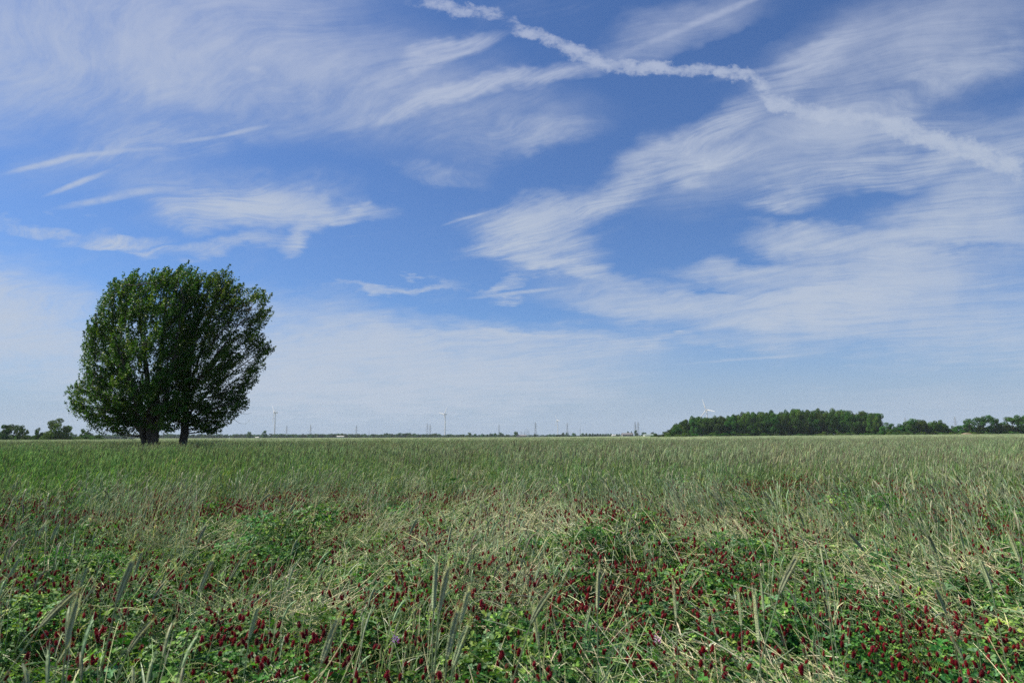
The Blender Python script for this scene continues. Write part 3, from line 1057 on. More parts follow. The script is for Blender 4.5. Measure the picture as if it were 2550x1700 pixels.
# ------------------------------------------------------------------ tall rye stalks near the camera, one by one
def rye_head_near(L):
    """spike with two ranks of grains and long awns, along +Z"""
    g = G()
    n = 17
    base = jit((0.42, 0.48, 0.29), 0.10)
    g.tube(np.array([(0, 0, L * t) for t in np.linspace(0, 1, 6)]), np.array([.0016, .0028, .003, .0028, .002, .0008]), base, 5)
    for i in range(n):
        t = i / (n - 1)
        z = L * t * 0.97
        wv = 0.0048 * math.sin(math.pi * (0.14 + 0.74 * t)) ** 0.6
        for k in range(4):
            a = k * math.pi / 2 + (0.35 if k % 2 else 0) + rng.normal(0, 0.08)
            flat = 1.0 if k % 2 == 0 else 0.62
            o = np.array([math.cos(a), math.sin(a), 0]) * flat
            b = np.array([0, 0, z]) + o * wv * 0.4
            tip = b + o * wv * 0.9 + np.array([0, 0, 0.015])
            c = jit(base, 0.08)
            g.tube(np.array([b, (b + tip) / 2 + o * 0.0012, tip]), np.array([0.0010, 0.0023, 0.0004]), np.array([c * 0.75, c, c * 1.2]), 4)
            if rng.random() < 0.85:
                al = rng.uniform(0.03, 0.055) * (1.15 - 0.5 * t)
                e = tip + o * al * 0.13 + np.array([0, 0, al])
                s = np.cross(unit(o), [0, 0, 1]) * 0.00065
                g.add([tip - s, tip + s, e], [(0, 1, 2)], np.array([c * 1.2, c * 1.2, np.array((0.48, 0.43, 0.26))]))
    bend = rng.uniform(-0.02, 0.14)
    for v in g.V:
        v[:, 0] += bend * v[:, 2] * np.clip(v[:, 2] / L, 0, 1.4)
    return g


def rye_stalk_proto(k):
    lean1 = 0.03 + 0.06 * k
    P = curve_pts((0, 0, 0), 0.0, 0.02, lean1, 1.10, 9)
    g = G()
    cols = np.array([np.array((0.27, 0.30, 0.12)) * (1 - t) + np.array((0.21, 0.28, 0.17)) * t for t in np.linspace(0, 1, 9)])
    g.tube(P, np.linspace(0.0024, 0.0015, 9), cols, 6)
    for i in (3, 5, 7):      # nodes of the straw
        g.tube(np.array([P[i] - [0, 0, .004], P[i], P[i] + [0, 0, .004]]), np.array([.002, .0030, .002]), (0.12, 0.15, 0.07), 6)
    stem = g.mesh('rye_stem', M_rye_near, True)
    hd = rye_head_near(rng.uniform(0.080, 0.105)).mesh('rye_head', M_rye_near)
    leaves = []
    for i, la in ((2, 2.4), (4, 0.4)):
        g = G()
        blade(g, P[i], la + rng.normal(0, 0.5), rng.uniform(0.18, 0.26), 0.010, 0.35, rng.uniform(1.3, 2.3), jit((0.14, 0.21, 0.11)), 9)
        leaves.append(g.mesh('rye_leaf', M_rye_near))
    return stem, hd, leaves, P[-1], lean1


stalk_sets = [rye_stalk_proto(k) for k in range(5)]
stalk_roots = [None] * 5


def rye_stalk(tip, sc, az, k, tilt=0.0, label=None, group='rye stalks standing out of the flattened foreground'):
    """a whole stalk whose neck (head base) comes at the given point"""
    stem, hd, leaves, neck, lean1 = stalk_sets[k]
    if stalk_roots[k] is None:
        root = empty('rye_stalk', (0, 0, 0))
        link('stem', stem, root)
        h = link('seed_head', hd, root)
        h.location = neck
        h.rotation_euler = (0, lean1 + 0.12, 0)
        for lm in leaves:
            link('leaf', lm, root)
        stalk_roots[k] = root
    else:
        root = copy_tree(stalk_roots[k])
    Mx = Euler((0, tilt, az)).to_matrix()
    off = Mx @ (Vector(neck) * sc)
    root.location = Vector(tip) - off
    root.rotation_euler = (0, tilt, az)
    root.scale = (sc, sc, sc)
    tag(root, label or 'slender green rye stalk rising alone above the matted clover', 'rye stalk', group)
    return root


# stalks that stand out in the picture: head base (px, py), distance, lean azimuth, kind, tilt, label
named = [
    (1079, 1520, 1.75, 1.4, 0, 0.0, 'left one of two close tall rye heads rising side by side near the bottom centre'),
    (1093, 1524, 1.80, 0.5, 0, 0.05, 'right one of two close tall rye heads rising side by side near the bottom centre'),
    (1113, 1640, 1.55, 0.3, 1, 0.0, 'broad rye head low at bottom centre, just under the tall pair'),
    (1128, 1660, 1.65, 0.1, 1, 0.1, 'rye stalk leaning right beside the broad low head at bottom centre'),
    (1146, 1552, 2.1, 0.4, 1, 0.05, 'thin upright rye stalk just right of the tall pair of heads'),
    (1322, 1552, 1.8, 0.0, 2, 0.18, 'rye head bending to the right between centre and right of the foreground'),
    (1488, 1518, 2.0, 1.2, 0, 0.03, 'pale straight rye head standing alone right of the bending head'),
    (1342, 1610, 1.9, 2.2, 1, 0.0, 'dark slim rye head low in front of the bending one'),
    (1684, 1542, 2.2, 1.6, 0, 0.0, 'small upright rye head standing above red clover right of centre'),
    (1940, 1478, 1.9, 0.0, 3, 0.12, 'silvery rye head curving right in the right foreground'),
    (1890, 1600, 1.7, 1.5, 0, 0.0, 'thick yellow-green rye head at the bottom, below the silvery curved one'),
    (1846, 1560, 2.2, 1.6, 0, -0.05, 'narrow yellow-green rye head left of the thick one at the bottom'),
    (1902, 1525, 2.4, 1.4, 0, 0.0, 'short rye head between the narrow one and the silvery curved one'),
    (2277, 1222, 4.4, 1.5, 0, 0.0, 'tallest dark rye head standing against the crop on the right'),
    (2150, 1370, 3.2, 3.0, 3, 0.25, 'pale rye stalk leaning left with long awns in the right half'),
    (494, 1478, 1.7, 0.4, 1, 0.1, 'grey-green rye head rising over flattened straw in the left foreground'),
    (290, 1500, 1.45, 0.6, 1, 0.05, 'big blurred grey rye head close to the lens on the left'),
    (100, 1560, 1.35, 0.1, 3, 0.35, 'rye stalk close to the lens leaning far right at the lower left'),
    (164, 1610, 1.40, 1.2, 0, 0.0, 'blurred upright rye head at the bottom left corner'),
    (318, 1625, 1.5, 0.2, 2, 0.2, 'rye head bending right at the bottom left, below the big grey one'),
    (575, 1440, 2.2, 0.2, 2, 0.1, 'rye head bending right over the middle of the left foreground'),
    (620, 1590, 1.7, 0.5, 1, 0.0, 'rye head at the bottom, left of the broad low head'),
    (800, 1650, 1.6, 0.3, 1, 0.1, 'rye stalk cut by the bottom edge left of centre'),
    (2470, 1470, 2.3, 2.6, 1, 0.0, 'thin grey rye stalk at the right edge above green grass'),
    (2540, 1400, 2.6, 2.2, 1, 0.0, 'rightmost rye stalk beside the frame edge'),
    (1020, 1330, 3.8, 0.4, 2, 0.1, 'pale awned rye head leaning right before the crop edge left of centre'),
]
for px, py, dist, az, k, tilt, lab in named:
    if px < 700:
        dist *= 1.25
    d = pixdir(px, py)
    tip = Vector((d.x * dist, dist, EYE + d.z * dist))
    sc = max(0.8, min(1.15, (tip.z) / 1.09))
    rye_stalk(tip, sc, az, k, tilt, lab)
cnt = 0
while cnt < 150:
    yy = math.sqrt(rng.uniform(2.2 ** 2, 8.5 ** 2))
    xx = rng.uniform(-0.76, 0.76) * yy
    w = float(sn(np.array(xx), np.array(yy), 1.5, 61))
    if rng.random() > 0.15 + 0.85 * float(sstep(0.1, 0.8, w)):
        continue
    zt = rng.uniform(0.82, 1.14) if yy > 3 else rng.uniform(0.72, 1.02)
    k = int(rng.integers(0, 5))
    az = rng.normal(0.2, 0.8) if xx < 1.0 else rng.normal(2.6, 0.9)
    u_ = xx / yy
    place = 'left third' if u_ < -0.25 else 'middle third' if u_ < 0.25 else 'right third'
    row = 'near the camera' if yy < 5 else 'farther back toward the crop'
    rye_stalk((xx, yy, zt), zt / 1.07, az, k, abs(rng.normal(0.04, 0.12)), 'slender rye stalk %s, %s of foreground' % (row, place), 'single rye stalks %s, %s' % (row, place))
    cnt += 1

# two vetch blossoms among the clover
def vetch(px, py, dist, colr, lab):
    d = pixdir(px, py)
    root = empty('vetch_flower', (d.x * dist, dist, EYE + d.z * dist))
    g = G()
    for i in range(16):
        a = i * 2.4
        t = i / 16
        b = np.array([0.004 * math.cos(a), 0.004 * math.sin(a), 0.022 * t])
        dd = unit(np.array([math.cos(a), math.sin(a), 0.5]))
        s = unit(np.cross(dd, [0, 0, 1])) * 0.0025
        g.add([b, b + dd * 0.007 + s, b + dd * 0.012, b + dd * 0.007 - s], [(0, 1, 2, 3)], np.array(colr) * rng.uniform(0.8, 1.2))
    link('blossom', g.mesh('blossom', M_flower), root)
    g = G()
    g.tube(np.array([(0.02, 0, -0.3), (0.01, 0.01, -0.12), (0, 0, 0.004)]), 0.0012, (0.12, 0.2, 0.08), 4)
    link('stem', g.mesh('vetch_stem', M_rye_near), root)
    tag(root, lab, 'vetch flower')


vetch(985, 1601, 2.45, (0.22, 0.08, 0.42), 'small violet vetch blossom among red clover left of the bottom centre')
vetch(1638, 1601, 2.45, (0.48, 0.30, 0.50), 'small pale pink vetch blossom among clover leaves at the lower right')

# ------------------------------------------------------------------ the two maples


def cropxy(cx, cy):
    d = pixdir(150 + cx / 3.1364, 640 + cy / 3.1364)
    return d.x * 40.0, EYE + d.z * 40.0


polyL = [(425, 170), (470, 215), (500, 160), (590, 105), (640, 150), (700, 135), (760, 100), (830, 55), (870, 120), (940, 65), (1035, 65), (1055, 110),
         (1085, 220), (1100, 420), (1070, 650), (1030, 900), (980, 1150), (920, 1330), (840, 1395), (700, 1405), (640, 1385), (590, 1330), (520, 1290), (510, 1370),
         (420, 1360), (300, 1310), (180, 1250), (140, 1180), (80, 1130), (50, 1060), (105, 1000), (170, 950), (215, 860), (180, 770),
         (200, 610), (245, 470), (280, 445), (340, 330), (380, 240)]
polyR = [(1060, 140), (1100, 125), (1170, 105), (1220, 120), (1300, 95), (1350, 170), (1410, 190), (1410, 260), (1390, 320), (1450, 290), (1540, 240),
         (1600, 295), (1640, 390), (1600, 460), (1520, 520), (1560, 600), (1600, 630), (1670, 690), (1590, 780), (1540, 870), (1530, 965), (1450, 1035),
         (1330, 1070), (1400, 1100), (1480, 1140), (1390, 1190), (1330, 1245), (1250, 1330), (1120, 1400), (1040, 1370), (1000, 1250), (960, 1300),
         (880, 1230), (900, 1000), (930, 800), (940, 600), (960, 400), (1000, 220)]


def inpoly(P, x, y):
    P = np.asarray(P, float)
    c = np.zeros(len(x), bool)
    for i in range(len(P)):
        x1, y1 = P[i]
        x2, y2 = P[i - 1]
        k = ((y1 > y) != (y2 > y)) & (x < (x2 - x1) * (y - y1) / (y2 - y1 + 1e-9) + x1)
        c ^= k
    return c


def edgedist(P, x, y):
    P = np.asarray(P, float)
    best = np.full(len(x), 1e9)
    for i in range(len(P)):
        a, b = P[i - 1], P[i]
        ab = b - a
        t = np.clip(((x - a[0]) * ab[0] + (y - a[1]) * ab[1]) / (ab @ ab + 1e-9), 0, 1)
        best = np.minimum(best, np.hypot(x - a[0] - t * ab[0], y - a[1] - t * ab[1]))
    return best


def maple(name, base, poly, stems, nshoot, per, label, ydepth, openness):
    bx, by = base
    g0 = float(gz(bx, by))
    root = empty(name, (bx, by, g0))
    pts = np.array([cropxy(*p) for p in poly])           # x, z outline
    lo, hi = pts.min(0), pts.max(0)
    # shoot tips
    N = nshoot * 6
    pe = []
    for i in range(len(pts)):
        a_, b_ = pts[i - 1], pts[i]
        m_ = int(np.hypot(*(b_ - a_)) * 12) + 2
        t_ = rng.random(m_)[:, None]
        pe.append(a_ + (b_ - a_) * t_ + rng.normal(0, 0.17, (m_, 2)))
    pe = np.concatenate(pe)
    pe = pe + (pts.mean(0) - pe) * 0.015
    x = rng.uniform(lo[0], hi[0], N)
    z = rng.uniform(lo[1], hi[1], N)
    k = inpoly(pts, x, z)
    x, z = x[k], z[k]
    ed = edgedist(pts, x, z)
    k = ed > 0.22
    x, z, ed = x[k], z[k], ed[k]
    half = ydepth * np.clip(ed / 2.6, 0, 1) ** 0.55
    yy = rng.uniform(-1, 1, len(x))
    yy = np.sign(yy) * np.abs(yy) ** 0.55                # more leaves near the outside
    y = by + yy * half
    x, y, z = x[:nshoot], y[:nshoot], z[:nshoot]
    # clumps: drop shoots where a slow 3-D noise is low, which opens gaps
    nn = np.sin(x * 2.1 + 1.3 * np.sin(z * 1.7)) + np.sin(z * 2.6 + y * 1.4) + np.sin(y * 2.3 + x * 0.9 + 2)
    k = nn > openness
    x, y, z = x[k], y[k], z[k]
    x = np.concatenate([x, pe[:, 0]])
    z = np.concatenate([z, pe[:, 1]])
    y = np.concatenate([y, by + rng.normal(0, 0.9, len(pe))])
    # the outline was read at the trunk's distance: keep the same bearing for nearer and farther shoots
    x, z = x * y / 40.0, EYE + (z - EYE) * y / 40.0
    k = ~((z < 2.15) & (np.abs(x - bx) < 1.4))
    x, y, z = x[k], y[k], z[k]
    tips = np.stack([x, y, z], 1)
    # limbs
    limbs = []
    bark = (1, 1, 1)
    gt = G()
    for (p0, rad0, path) in stems:
        P = [np.array([bx + p0[0], by + p0[1], g0 - 0.1])]
        for cx, cy, dyy in path:
            X_, Z_ = cropxy(cx, cy)
            P.append(np.array([X_ * (by + dyy) / 40.0, by + dyy, EYE + (Z_ - EYE) * (by + dyy) / 40.0]))
        P = np.array(P)
        t = np.linspace(0, len(P) - 1, (len(P) - 1) * 6 + 1)
        PP = np.stack([np.interp(t, np.arange(len(P)), P[:, i]) for i in range(3)], 1)
        for _ in range(3):
            PP[1:-1] = (PP[:-2] + PP[1:-1] * 2 + PP[2:]) / 4
        PP[2:-1] += rng.normal(0, 0.03, PP[2:-1].shape)
        rr = rad0 * (1 - np.linspace(0, 1, len(PP))) ** 0.85 + 0.015
        rr[0] *= 1.5
        rr[1] *= 1.2
        gt.tube(PP - np.array([bx, by, g0]), rr, bark, 9)
        for i in range(3, len(PP)):
            limbs.append((PP[i], rr[i]))
    # secondary branches
    LP = np.array([l[0] for l in limbs])
    LR = np.array([l[1] for l in limbs])
    sel = rng.choice(len(tips), 130, replace=False)
    nodes = [LP]
    gb = G()
    for i in sel:
        T = tips[i]
        d = np.linalg.norm((LP - T) * np.array([1, 1, 1.2]), axis=1) + 3.0 * np.maximum(0, LP[:, 2] - T[2] + 0.3)
        j = int(np.argmin(d))
        A = LP[j]
        mid = (A + T) / 2 + np.array([-0.15, 0, -0.12]) * np.linalg.norm(T - A) * 0.6 + rng.normal(0, 0.08, 3)
        s = np.linspace(0, 1, 7)[:, None]
        PP = (1 - s) ** 2 * A + 2 * s * (1 - s) * mid + s ** 2 * T
        gb.tube(PP - np.array([bx, by, g0]), np.linspace(min(0.05, LR[j] * 0.6) + 0.008, 0.007, 7), bark, 4)
        nodes.append(PP[2:])
    NP = np.concatenate(nodes)
    # shoots with leaves
    Q, QC = [], []
    axis = np.array([bx, by])
    for T in tips:
        A = NP[int(np.argmin(np.sum((NP - T) ** 2, 1) + 2.0 * np.maximum(0, NP[:, 2] - T[2])))]
        out = unit(np.array([T[0] - bx, T[1] - by, (T[2] - g0 - 5.0) * 0.7]))
        L = rng.uniform(0.6, 1.25)
        d0 = unit(out * 0.9 + np.array([0.35, 0, 0.30]) + rng.normal(0, 0.25, 3))
        d1 = unit(d0 + np.array([0.25, 0, 0.75]))        # tips swing upward and down-wind
        s = np.linspace(0, 1, 6)[:, None]
        B = T - (d0 + d1) * 0.5 * L
        PP = B + (d0 * s + (d1 - d0) * s * s * 0.5) * L
        PP = PP + (T - PP[-1]) * s * 0.0
        if np.linalg.norm(A - B) < 3.2:
            M_ = (A + B) / 2 + rng.normal(0, 0.05, 3)
            gb.tube(np.array([A, M_, B]) - np.array([bx, by, g0]), np.array([0.009, 0.007, 0.005]), bark, 3)
        gb.tube(PP[::2] - np.array([bx, by, g0]), np.array([0.005, 0.004, 0.002]), bark, 3)
        n = int(per * rng.uniform(0.7, 1.3))
        s = rng.random(n) ** 0.8
        c = B + (d0 * s[:, None] + (d1 - d0) * (s ** 2)[:, None] * 0.5) * L
        c = c + rng.normal(0, 0.075, (n, 3)) * (1.3 - 1.0 * s[:, None])
        dv = unit(rng.normal(0, 0.8, (n, 3)) + np.array([0.55, 0, -0.25]))
        nv = unit(rng.normal(0, 0.7, (n, 3)) + np.array([-0.3, -0.1, 0.9]))
        sv = unit(np.cross(dv, nv))
        sz = rng.uniform(0.046, 0.086, n)[:, None]
        q = np.stack([c, c + dv * sz * 0.6 + sv * sz * 0.62, c + dv * sz * 1.45, c + dv * sz * 0.6 - sv * sz * 0.62], 1)
        Q.append(q - np.array([bx, by, g0]))
        tone = rng.normal(1.0, 0.12)
        base_c = np.array((0.046, 0.118, 0.018)) if rng.random() < 0.8 else np.array((0.085, 0.150, 0.018))
        pale = rng.random(n) < 0.13
        cc = base_c[None, :] * tone * rng.uniform(0.75, 1.3, n)[:, None]
        cc[pale] = cc[pale] * np.array([1.5, 1.35, 1.5])
        QC.append(cc)
    link('trunk', gt.mesh('trunk', M_bark, True), root)
    link('branches', gb.mesh('branches', M_bark), root)
    link('crown', quad_mesh('crown', np.concatenate(Q), np.concatenate(QC), M_maple), root)
    tag(root, label, 'tree')
    return root


maple('maple_tree', TREES[0], polyL,
      [((-0.10, 0.0), 0.20, [(655, 1395, 0), (560, 1240, -0.4), (440, 1100, -0.8), (250, 1040, -1.2)]),
       ((0.0, 0.15), 0.24, [(690, 1380, 0.1), (640, 1150, 0.4), (480, 800, 0.9), (370, 480, 1.2)]),
       ((0.05, -0.1), 0.26, [(710, 1370, -0.1), (700, 1050, -0.4), (640, 650, -1.0), (600, 220, -1.3)]),
       ((0.15, 0.05), 0.28, [(725, 1370, 0.1), (750, 1050, 0.5), (800, 600, 0.9), (840, 180, 1.0)]),
       ((0.28, -0.05), 0.22, [(745, 1375, -0.2), (820, 1120, -0.9), (900, 750, -1.6), (960, 300, -1.8)]),
       ((-0.2, -0.1), 0.13, [(640, 1385, -0.2), (600, 1180, -1.2), (520, 900, -2.2), (420, 620, -2.6)]),
       ((0.1, 0.3), 0.15, [(720, 1370, 0.5), (560, 1000, 2.0), (330, 760, 2.6)]),
       ((0.2, 0.2), 0.14, [(740, 1370, 0.5), (860, 980, 2.2), (930, 560, 2.8)])],
      2050, 52, 'large many-stemmed maple with a broad dense crown, left of the pair', 3.6, -1.1)
rt = maple('maple_tree', TREES[1], polyR,
      [((0.0, 0.0), 0.26, [(972, 1300, 0), (985, 1000, 0.1), (1040, 600, 0.3), (1180, 190, 0.4)]),
       ((0.02, 0.0), 0.10, [(975, 1250, 0), (1040, 1020, -0.8), (1220, 760, -1.6), (1480, 420, -1.8)]),
       ((0.02, 0.0), 0.10, [(975, 1280, 0), (1080, 1130, 0.6), (1290, 950, 1.4), (1560, 740, 1.6)]),
       ((0.02, 0.0), 0.08, [(975, 1300, 0), (1080, 1220, -0.6), (1250, 1160, -1.2), (1420, 1150, -1.2)]),
       ((0.02, 0.0), 0.08, [(980, 1120, 0), (1080, 800, 1.0), (1180, 480, 2.0), (1260, 260, 2.2)]),
       ((0.02, 0.0), 0.07, [(975, 1320, 0), (1060, 1280, 0.4), (1150, 1290, 0.8)])],
      1200, 52, 'single-trunked maple with ragged branches swept to the right, right of the pair', 3.0, -0.7)
g = G()
for arc in ([(1300, 1200), (1350, 1260), (1400, 1295), (1450, 1300), (1480, 1270)], [(1320, 1180), (1390, 1210), (1450, 1225), (1490, 1212)], [(1290, 960), (1360, 1050), (1410, 1080), (1450, 1065)],
            [(1490, 1000), (1520, 970), (1545, 960)]):
    P = np.array([[*cropxy(*a)] for a in arc])
    P = np.stack([P[:, 0] * 1.015, np.full(len(P), 40.6), P[:, 1]], 1) - np.array([TREES[1][0], TREES[1][1], 0])
    g.tube(P, np.linspace(0.012, 0.005, len(P)), (1, 1, 1), 4)
link('bare_twigs', g.mesh('bare_twigs', M_bark), rt)

# ------------------------------------------------------------------ far trees
def crown_mesh(kind, seed):
    """crown about 1 high and 1 wide with its foot at z = 0, made of many leaf clumps"""
    r = np.random.default_rng(seed)
    blobs = []
    if kind == 'round':
        for _ in range(26):
            a = r.uniform(0, 6.28)
            z = r.uniform(0.16, 0.9)
            w = 0.40 * math.sin(math.pi * min(1, max(0.08, (z * 0.92 + 0.04)))) ** 0.6
            rr = w * r.random() ** 0.5
            blobs.append((rr * math.cos(a), rr * math.sin(a), z, r.uniform(0.09, 0.16)))
    elif kind == 'umbrella':
        for _ in range(24):
            a = r.uniform(0, 6.28)
            z = r.uniform(0.5, 0.9)
            rr = 0.46 * r.random() ** 0.5 * (1.05 - 0.5 * abs(z - 0.62))
            blobs.append((rr * math.cos(a), rr * math.sin(a), z, r.uniform(0.07, 0.13)))
        for _ in range(7):
            a = r.uniform(0, 6.28)
            blobs.append((0.28 * math.cos(a), 0.28 * math.sin(a), r.uniform(0.12, 0.45), r.uniform(0.07, 0.11)))
    elif kind == 'bush':
        for _ in range(16):
            a = r.uniform(0, 6.28)
            rr = 0.42 * r.random() ** 0.5
            blobs.append((rr * math.cos(a), rr * math.sin(a), r.uniform(0.15, 0.8) * (1 - rr), r.uniform(0.14, 0.22)))
    elif kind == 'conifer':
        for i in range(22):
            z = 0.08 + 0.88 * i / 21
            a = i * 2.4
            rr = 0.30 * (1 - z)
            blobs.append((rr * math.cos(a), rr * math.sin(a), z, 0.05 + 0.12 * (1 - z)))
    Q, CC = [], []
    for bx, by, bz, br in blobs:
        n = int(330 * (br / 0.13) ** 2)
        d = unit(r.normal(0, 1, (n, 3)))
        c = np.array([bx, by, bz]) + d * br * r.uniform(0.72, 1.12, n)[:, None] * np.array([1, 1, 0.85])
        nv = unit(d + r.normal(0, 0.6, (n, 3)))
        dv = unit(np.cross(nv, r.normal(0, 1, (n, 3))))
        sv = np.cross(nv, dv)
        s = r.uniform(0.010, 0.024, n)[:, None]
        Q.append(np.stack([c - dv * s, c + sv * s * 0.8, c + dv * s, c - sv * s * 0.8], 1))
        t = r.uniform(0.75, 1.25)
        CC.append(np.array((0.046, 0.105, 0.020)) * t * r.uniform(0.7, 1.35, n)[:, None] * np.array([r.uniform(0.85, 1.2), 1, r.uniform(0.8, 1.2)]))
    Q, CC = np.concatenate(Q), np.concatenate(CC)
    Q[:, :, 2] = np.maximum(Q[:, :, 2], 0.0)
    return quad_mesh('crown_' + kind, Q, CC, M_wood)


def trunk_mesh(kind, seed):
    r = np.random.default_rng(seed)
    g = G()
    g.tube(np.array([(0, 0, -0.03), (0.005, 0, 0.2), (0.0, 0.01, 0.5), (0, 0, 0.8)]), np.array([0.028, 0.02, 0.014, 0.004]), (1, 1, 1), 6)
    for _ in range(6):
        a = r.uniform(0, 6.28)
        z0 = r.uniform(0.15, 0.5)
        g.tube(np.array([(0, 0, z0), (0.14 * math.cos(a), 0.14 * math.sin(a), z0 + 0.12), (0.3 * math.cos(a), 0.3 * math.sin(a), z0 + 0.3)]), np.array([0.010, 0.007, 0.003]), (1, 1, 1), 4)
    return g.mesh('trunk_' + kind, M_bark)


KINDS = {}
for kd, nvar in (('round', 6), ('umbrella', 3), ('bush', 4), ('conifer', 1)):
    KINDS[kd] = [(crown_mesh(kd, 100 + i), trunk_mesh(kd, 200 + i)) for i in range(nvar)]


def far_tree(px, Y, h, w, kind, label, group=None, name=None, sink=0.0, cat=None):
    X_ = bear(px) * Y
    var = KINDS[kind][int(rng.integers(0, len(KINDS[kind])))]
    nm = name or {'round': 'broadleaf_tree', 'umbrella': 'spreading_tree', 'bush': 'shrub', 'conifer': 'conifer_tree'}[kind]
    root = empty(nm, (X_, Y, float(gz(X_, Y)) - sink), rng.uniform(0, 6.28), (w, w, h))
    link('crown', var[0], root)
    link('trunk', var[1], root)
    tag(root, label, cat or ('shrub' if kind == 'bush' else 'tree'), group)
    return root


# wood on the right: outline of its tops in photo pixels
wood_x = [1640, 1655, 1680, 1700, 1715, 1735, 1760, 1800, 1840, 1875, 1900, 1920, 1950, 1975, 2010, 2040, 2070, 2095, 2115, 2130, 2150, 2170, 2185, 2200, 2212]
wood_y = [1076, 1072, 1060, 1048, 1039, 1037, 1038, 1036, 1030, 1026, 1027, 1025, 1028, 1021, 1022, 1019, 1020, 1021, 1024, 1028, 1026, 1025, 1029, 1040, 1052]


def horizon_y(px):
    return 1092 - 0.0035 * px


def h_from_top(px, top, Y):
    """real height of something at distance Y whose top reaches photo row top"""
    X_ = bear(px) * Y
    return EYE + (horizon_y(px) - top) / FPX * Y - float(gz(X_, Y))


GW = 'broadleaf trees packed in the wood on the right'
LW = 'dark green broadleaf tree crowded inside the long wood on the right'
n = 0
for row, (Y0, step) in enumerate(((398, 19), (410, 23), (425, 27), (440, 30))):
    px = 1652 + row * 12
    while px < 2206:
        Yt = Y0 + rng.uniform(-4, 5)
        top = float(np.interp(px, wood_x, wood_y)) + rng.uniform(-2.5, 4.5) + (4 if row == 0 else 0)
        h = h_from_top(px, top, Yt)
        if h > 2.0:
            w = min(h * 0.95, rng.uniform(7.5, 10.5))
            seg_ = 'low left end' if px < 1720 else 'left part' if px < 1860 else 'middle part' if px < 2030 else 'right part'
            rw = ('front edge', 'second row', 'third row', 'back row')[row]
            far_tree(px, Yt, h, w, 'round', 'dark green broadleaf tree, %s of the long wood, in its %s' % (rw, seg_), 'trees of the wood, %s, %s' % (rw, seg_))
            n += 1
        px += step * rng.uniform(0.75, 1.25)
# shrubs along its foot
px = 1634
while px < 2215:
    h = rng.uniform(2.4, 4.2)
    far_tree(px, 392 + rng.uniform(-2, 2), h, h * rng.uniform(1.5, 2.2), 'bush', 'low light green shrub at the foot of the long wood', 'shrubs along the foot of the wood')
    px += rng.uniform(12, 22)
# right of the wood: thinner hedge with taller trees
rx = [2212, 2230, 2255, 2262, 2280, 2300, 2330, 2350, 2358, 2380, 2402, 2420, 2445, 2470, 2482, 2500, 2515, 2535, 2560]
ry = [1052, 1053, 1053, 1050, 1046, 1048, 1050, 1052, 1060, 1058, 1056, 1058, 1056, 1060, 1060, 1052, 1056, 1058, 1056]
px = 2214
while px < 2600:
    Yt = 384 + rng.uniform(-3, 6)
    h = h_from_top(px, float(np.interp(px, rx, ry)) + rng.uniform(-1, 3), Yt)
    far_tree(px, Yt, max(2.5, h), max(2.5, h) * rng.uniform(1.0, 1.5), 'round' if rng.random() < 0.5 else 'bush', 'bushy green tree in the lower hedge between wood and right edge', 'trees of the hedge right of the wood', 'hedge_tree', cat='tree')
    px += rng.uniform(8, 12)
px = 2214
while px < 2600:
    h = rng.uniform(1.8, 3.4)
    h += 0.8
    far_tree(px, 377 + rng.uniform(-2, 2), h, h * rng.uniform(1.6, 2.4), 'bush', 'low scrubby bush in front of the hedge at the right', 'scrub in front of the right hedge')
    px += rng.uniform(11, 19)
for px, top, w, kd, lab in ((2270, 1043, 8, 'round', 'rounded dark tree rising just right of the gap after the wood'),
                            (2297, 1047, 9, 'round', 'middle-sized green tree second in the row right of the wood'),
                            (2338, 1045, 8.5, 'round', 'dense dark tree standing alone above the hedge right of the wood'),
                            (2415, 1040, 6, 'umbrella', 'thin ragged tree with bare branch tips in the right hedge'),
                            (2452, 1032, 10, 'umbrella', 'spreading see-through tree above the right hedge'),
                            (2482, 1042, 5, 'round', 'small round tree between the two spreading trees'),
                            (2524, 1032, 13.5, 'umbrella', 'wide dark spreading tree at the right edge')):
    Yt = 380
    h = h_from_top(px, top, Yt)
    far_tree(px, Yt, h, w * 1.15, kd, lab)

# trees on the left edge
for px, top, w, Yt, kd, lab in ((8, 1058, 5.0, 270, 'round', 'leftmost dark tree at the edge of the photo'),
                               (33, 1056, 6.2, 272, 'umbrella', 'feathery light tree second from the left edge'),
                               (54, 1063, 4.0, 276, 'umbrella', 'thin pale tree right of the feathery one at far left'),
                               (93, 1065, 3.4, 265, 'round', 'small dark bushy tree just left of the big round one'),
                               (138, 1042, 9.6, 262, 'round', 'big round dark tree standing alone left of the maples'),
                               (204, 1068, 3.0, 300, 'round', 'small dark tree between the big round tree and the maples'),
                               (221, 1074, 4.2, 330, 'round', 'low grey-green tree next to the maples on their left')):
    h = h_from_top(px, top, Yt)
    far_tree(px, Yt, h, w * 1.2, kd, lab)
px = -25
while px < 250:
    h = h_from_top(px, rng.uniform(1078, 1083), 285)
    far_tree(px, 285 + rng.uniform(-3, 6), h, h * rng.uniform(1.5, 2.3), 'bush', 'low dark shrub in the hedge along the left horizon', 'hedge shrubs along the left horizon')
    px += rng.uniform(8, 14)

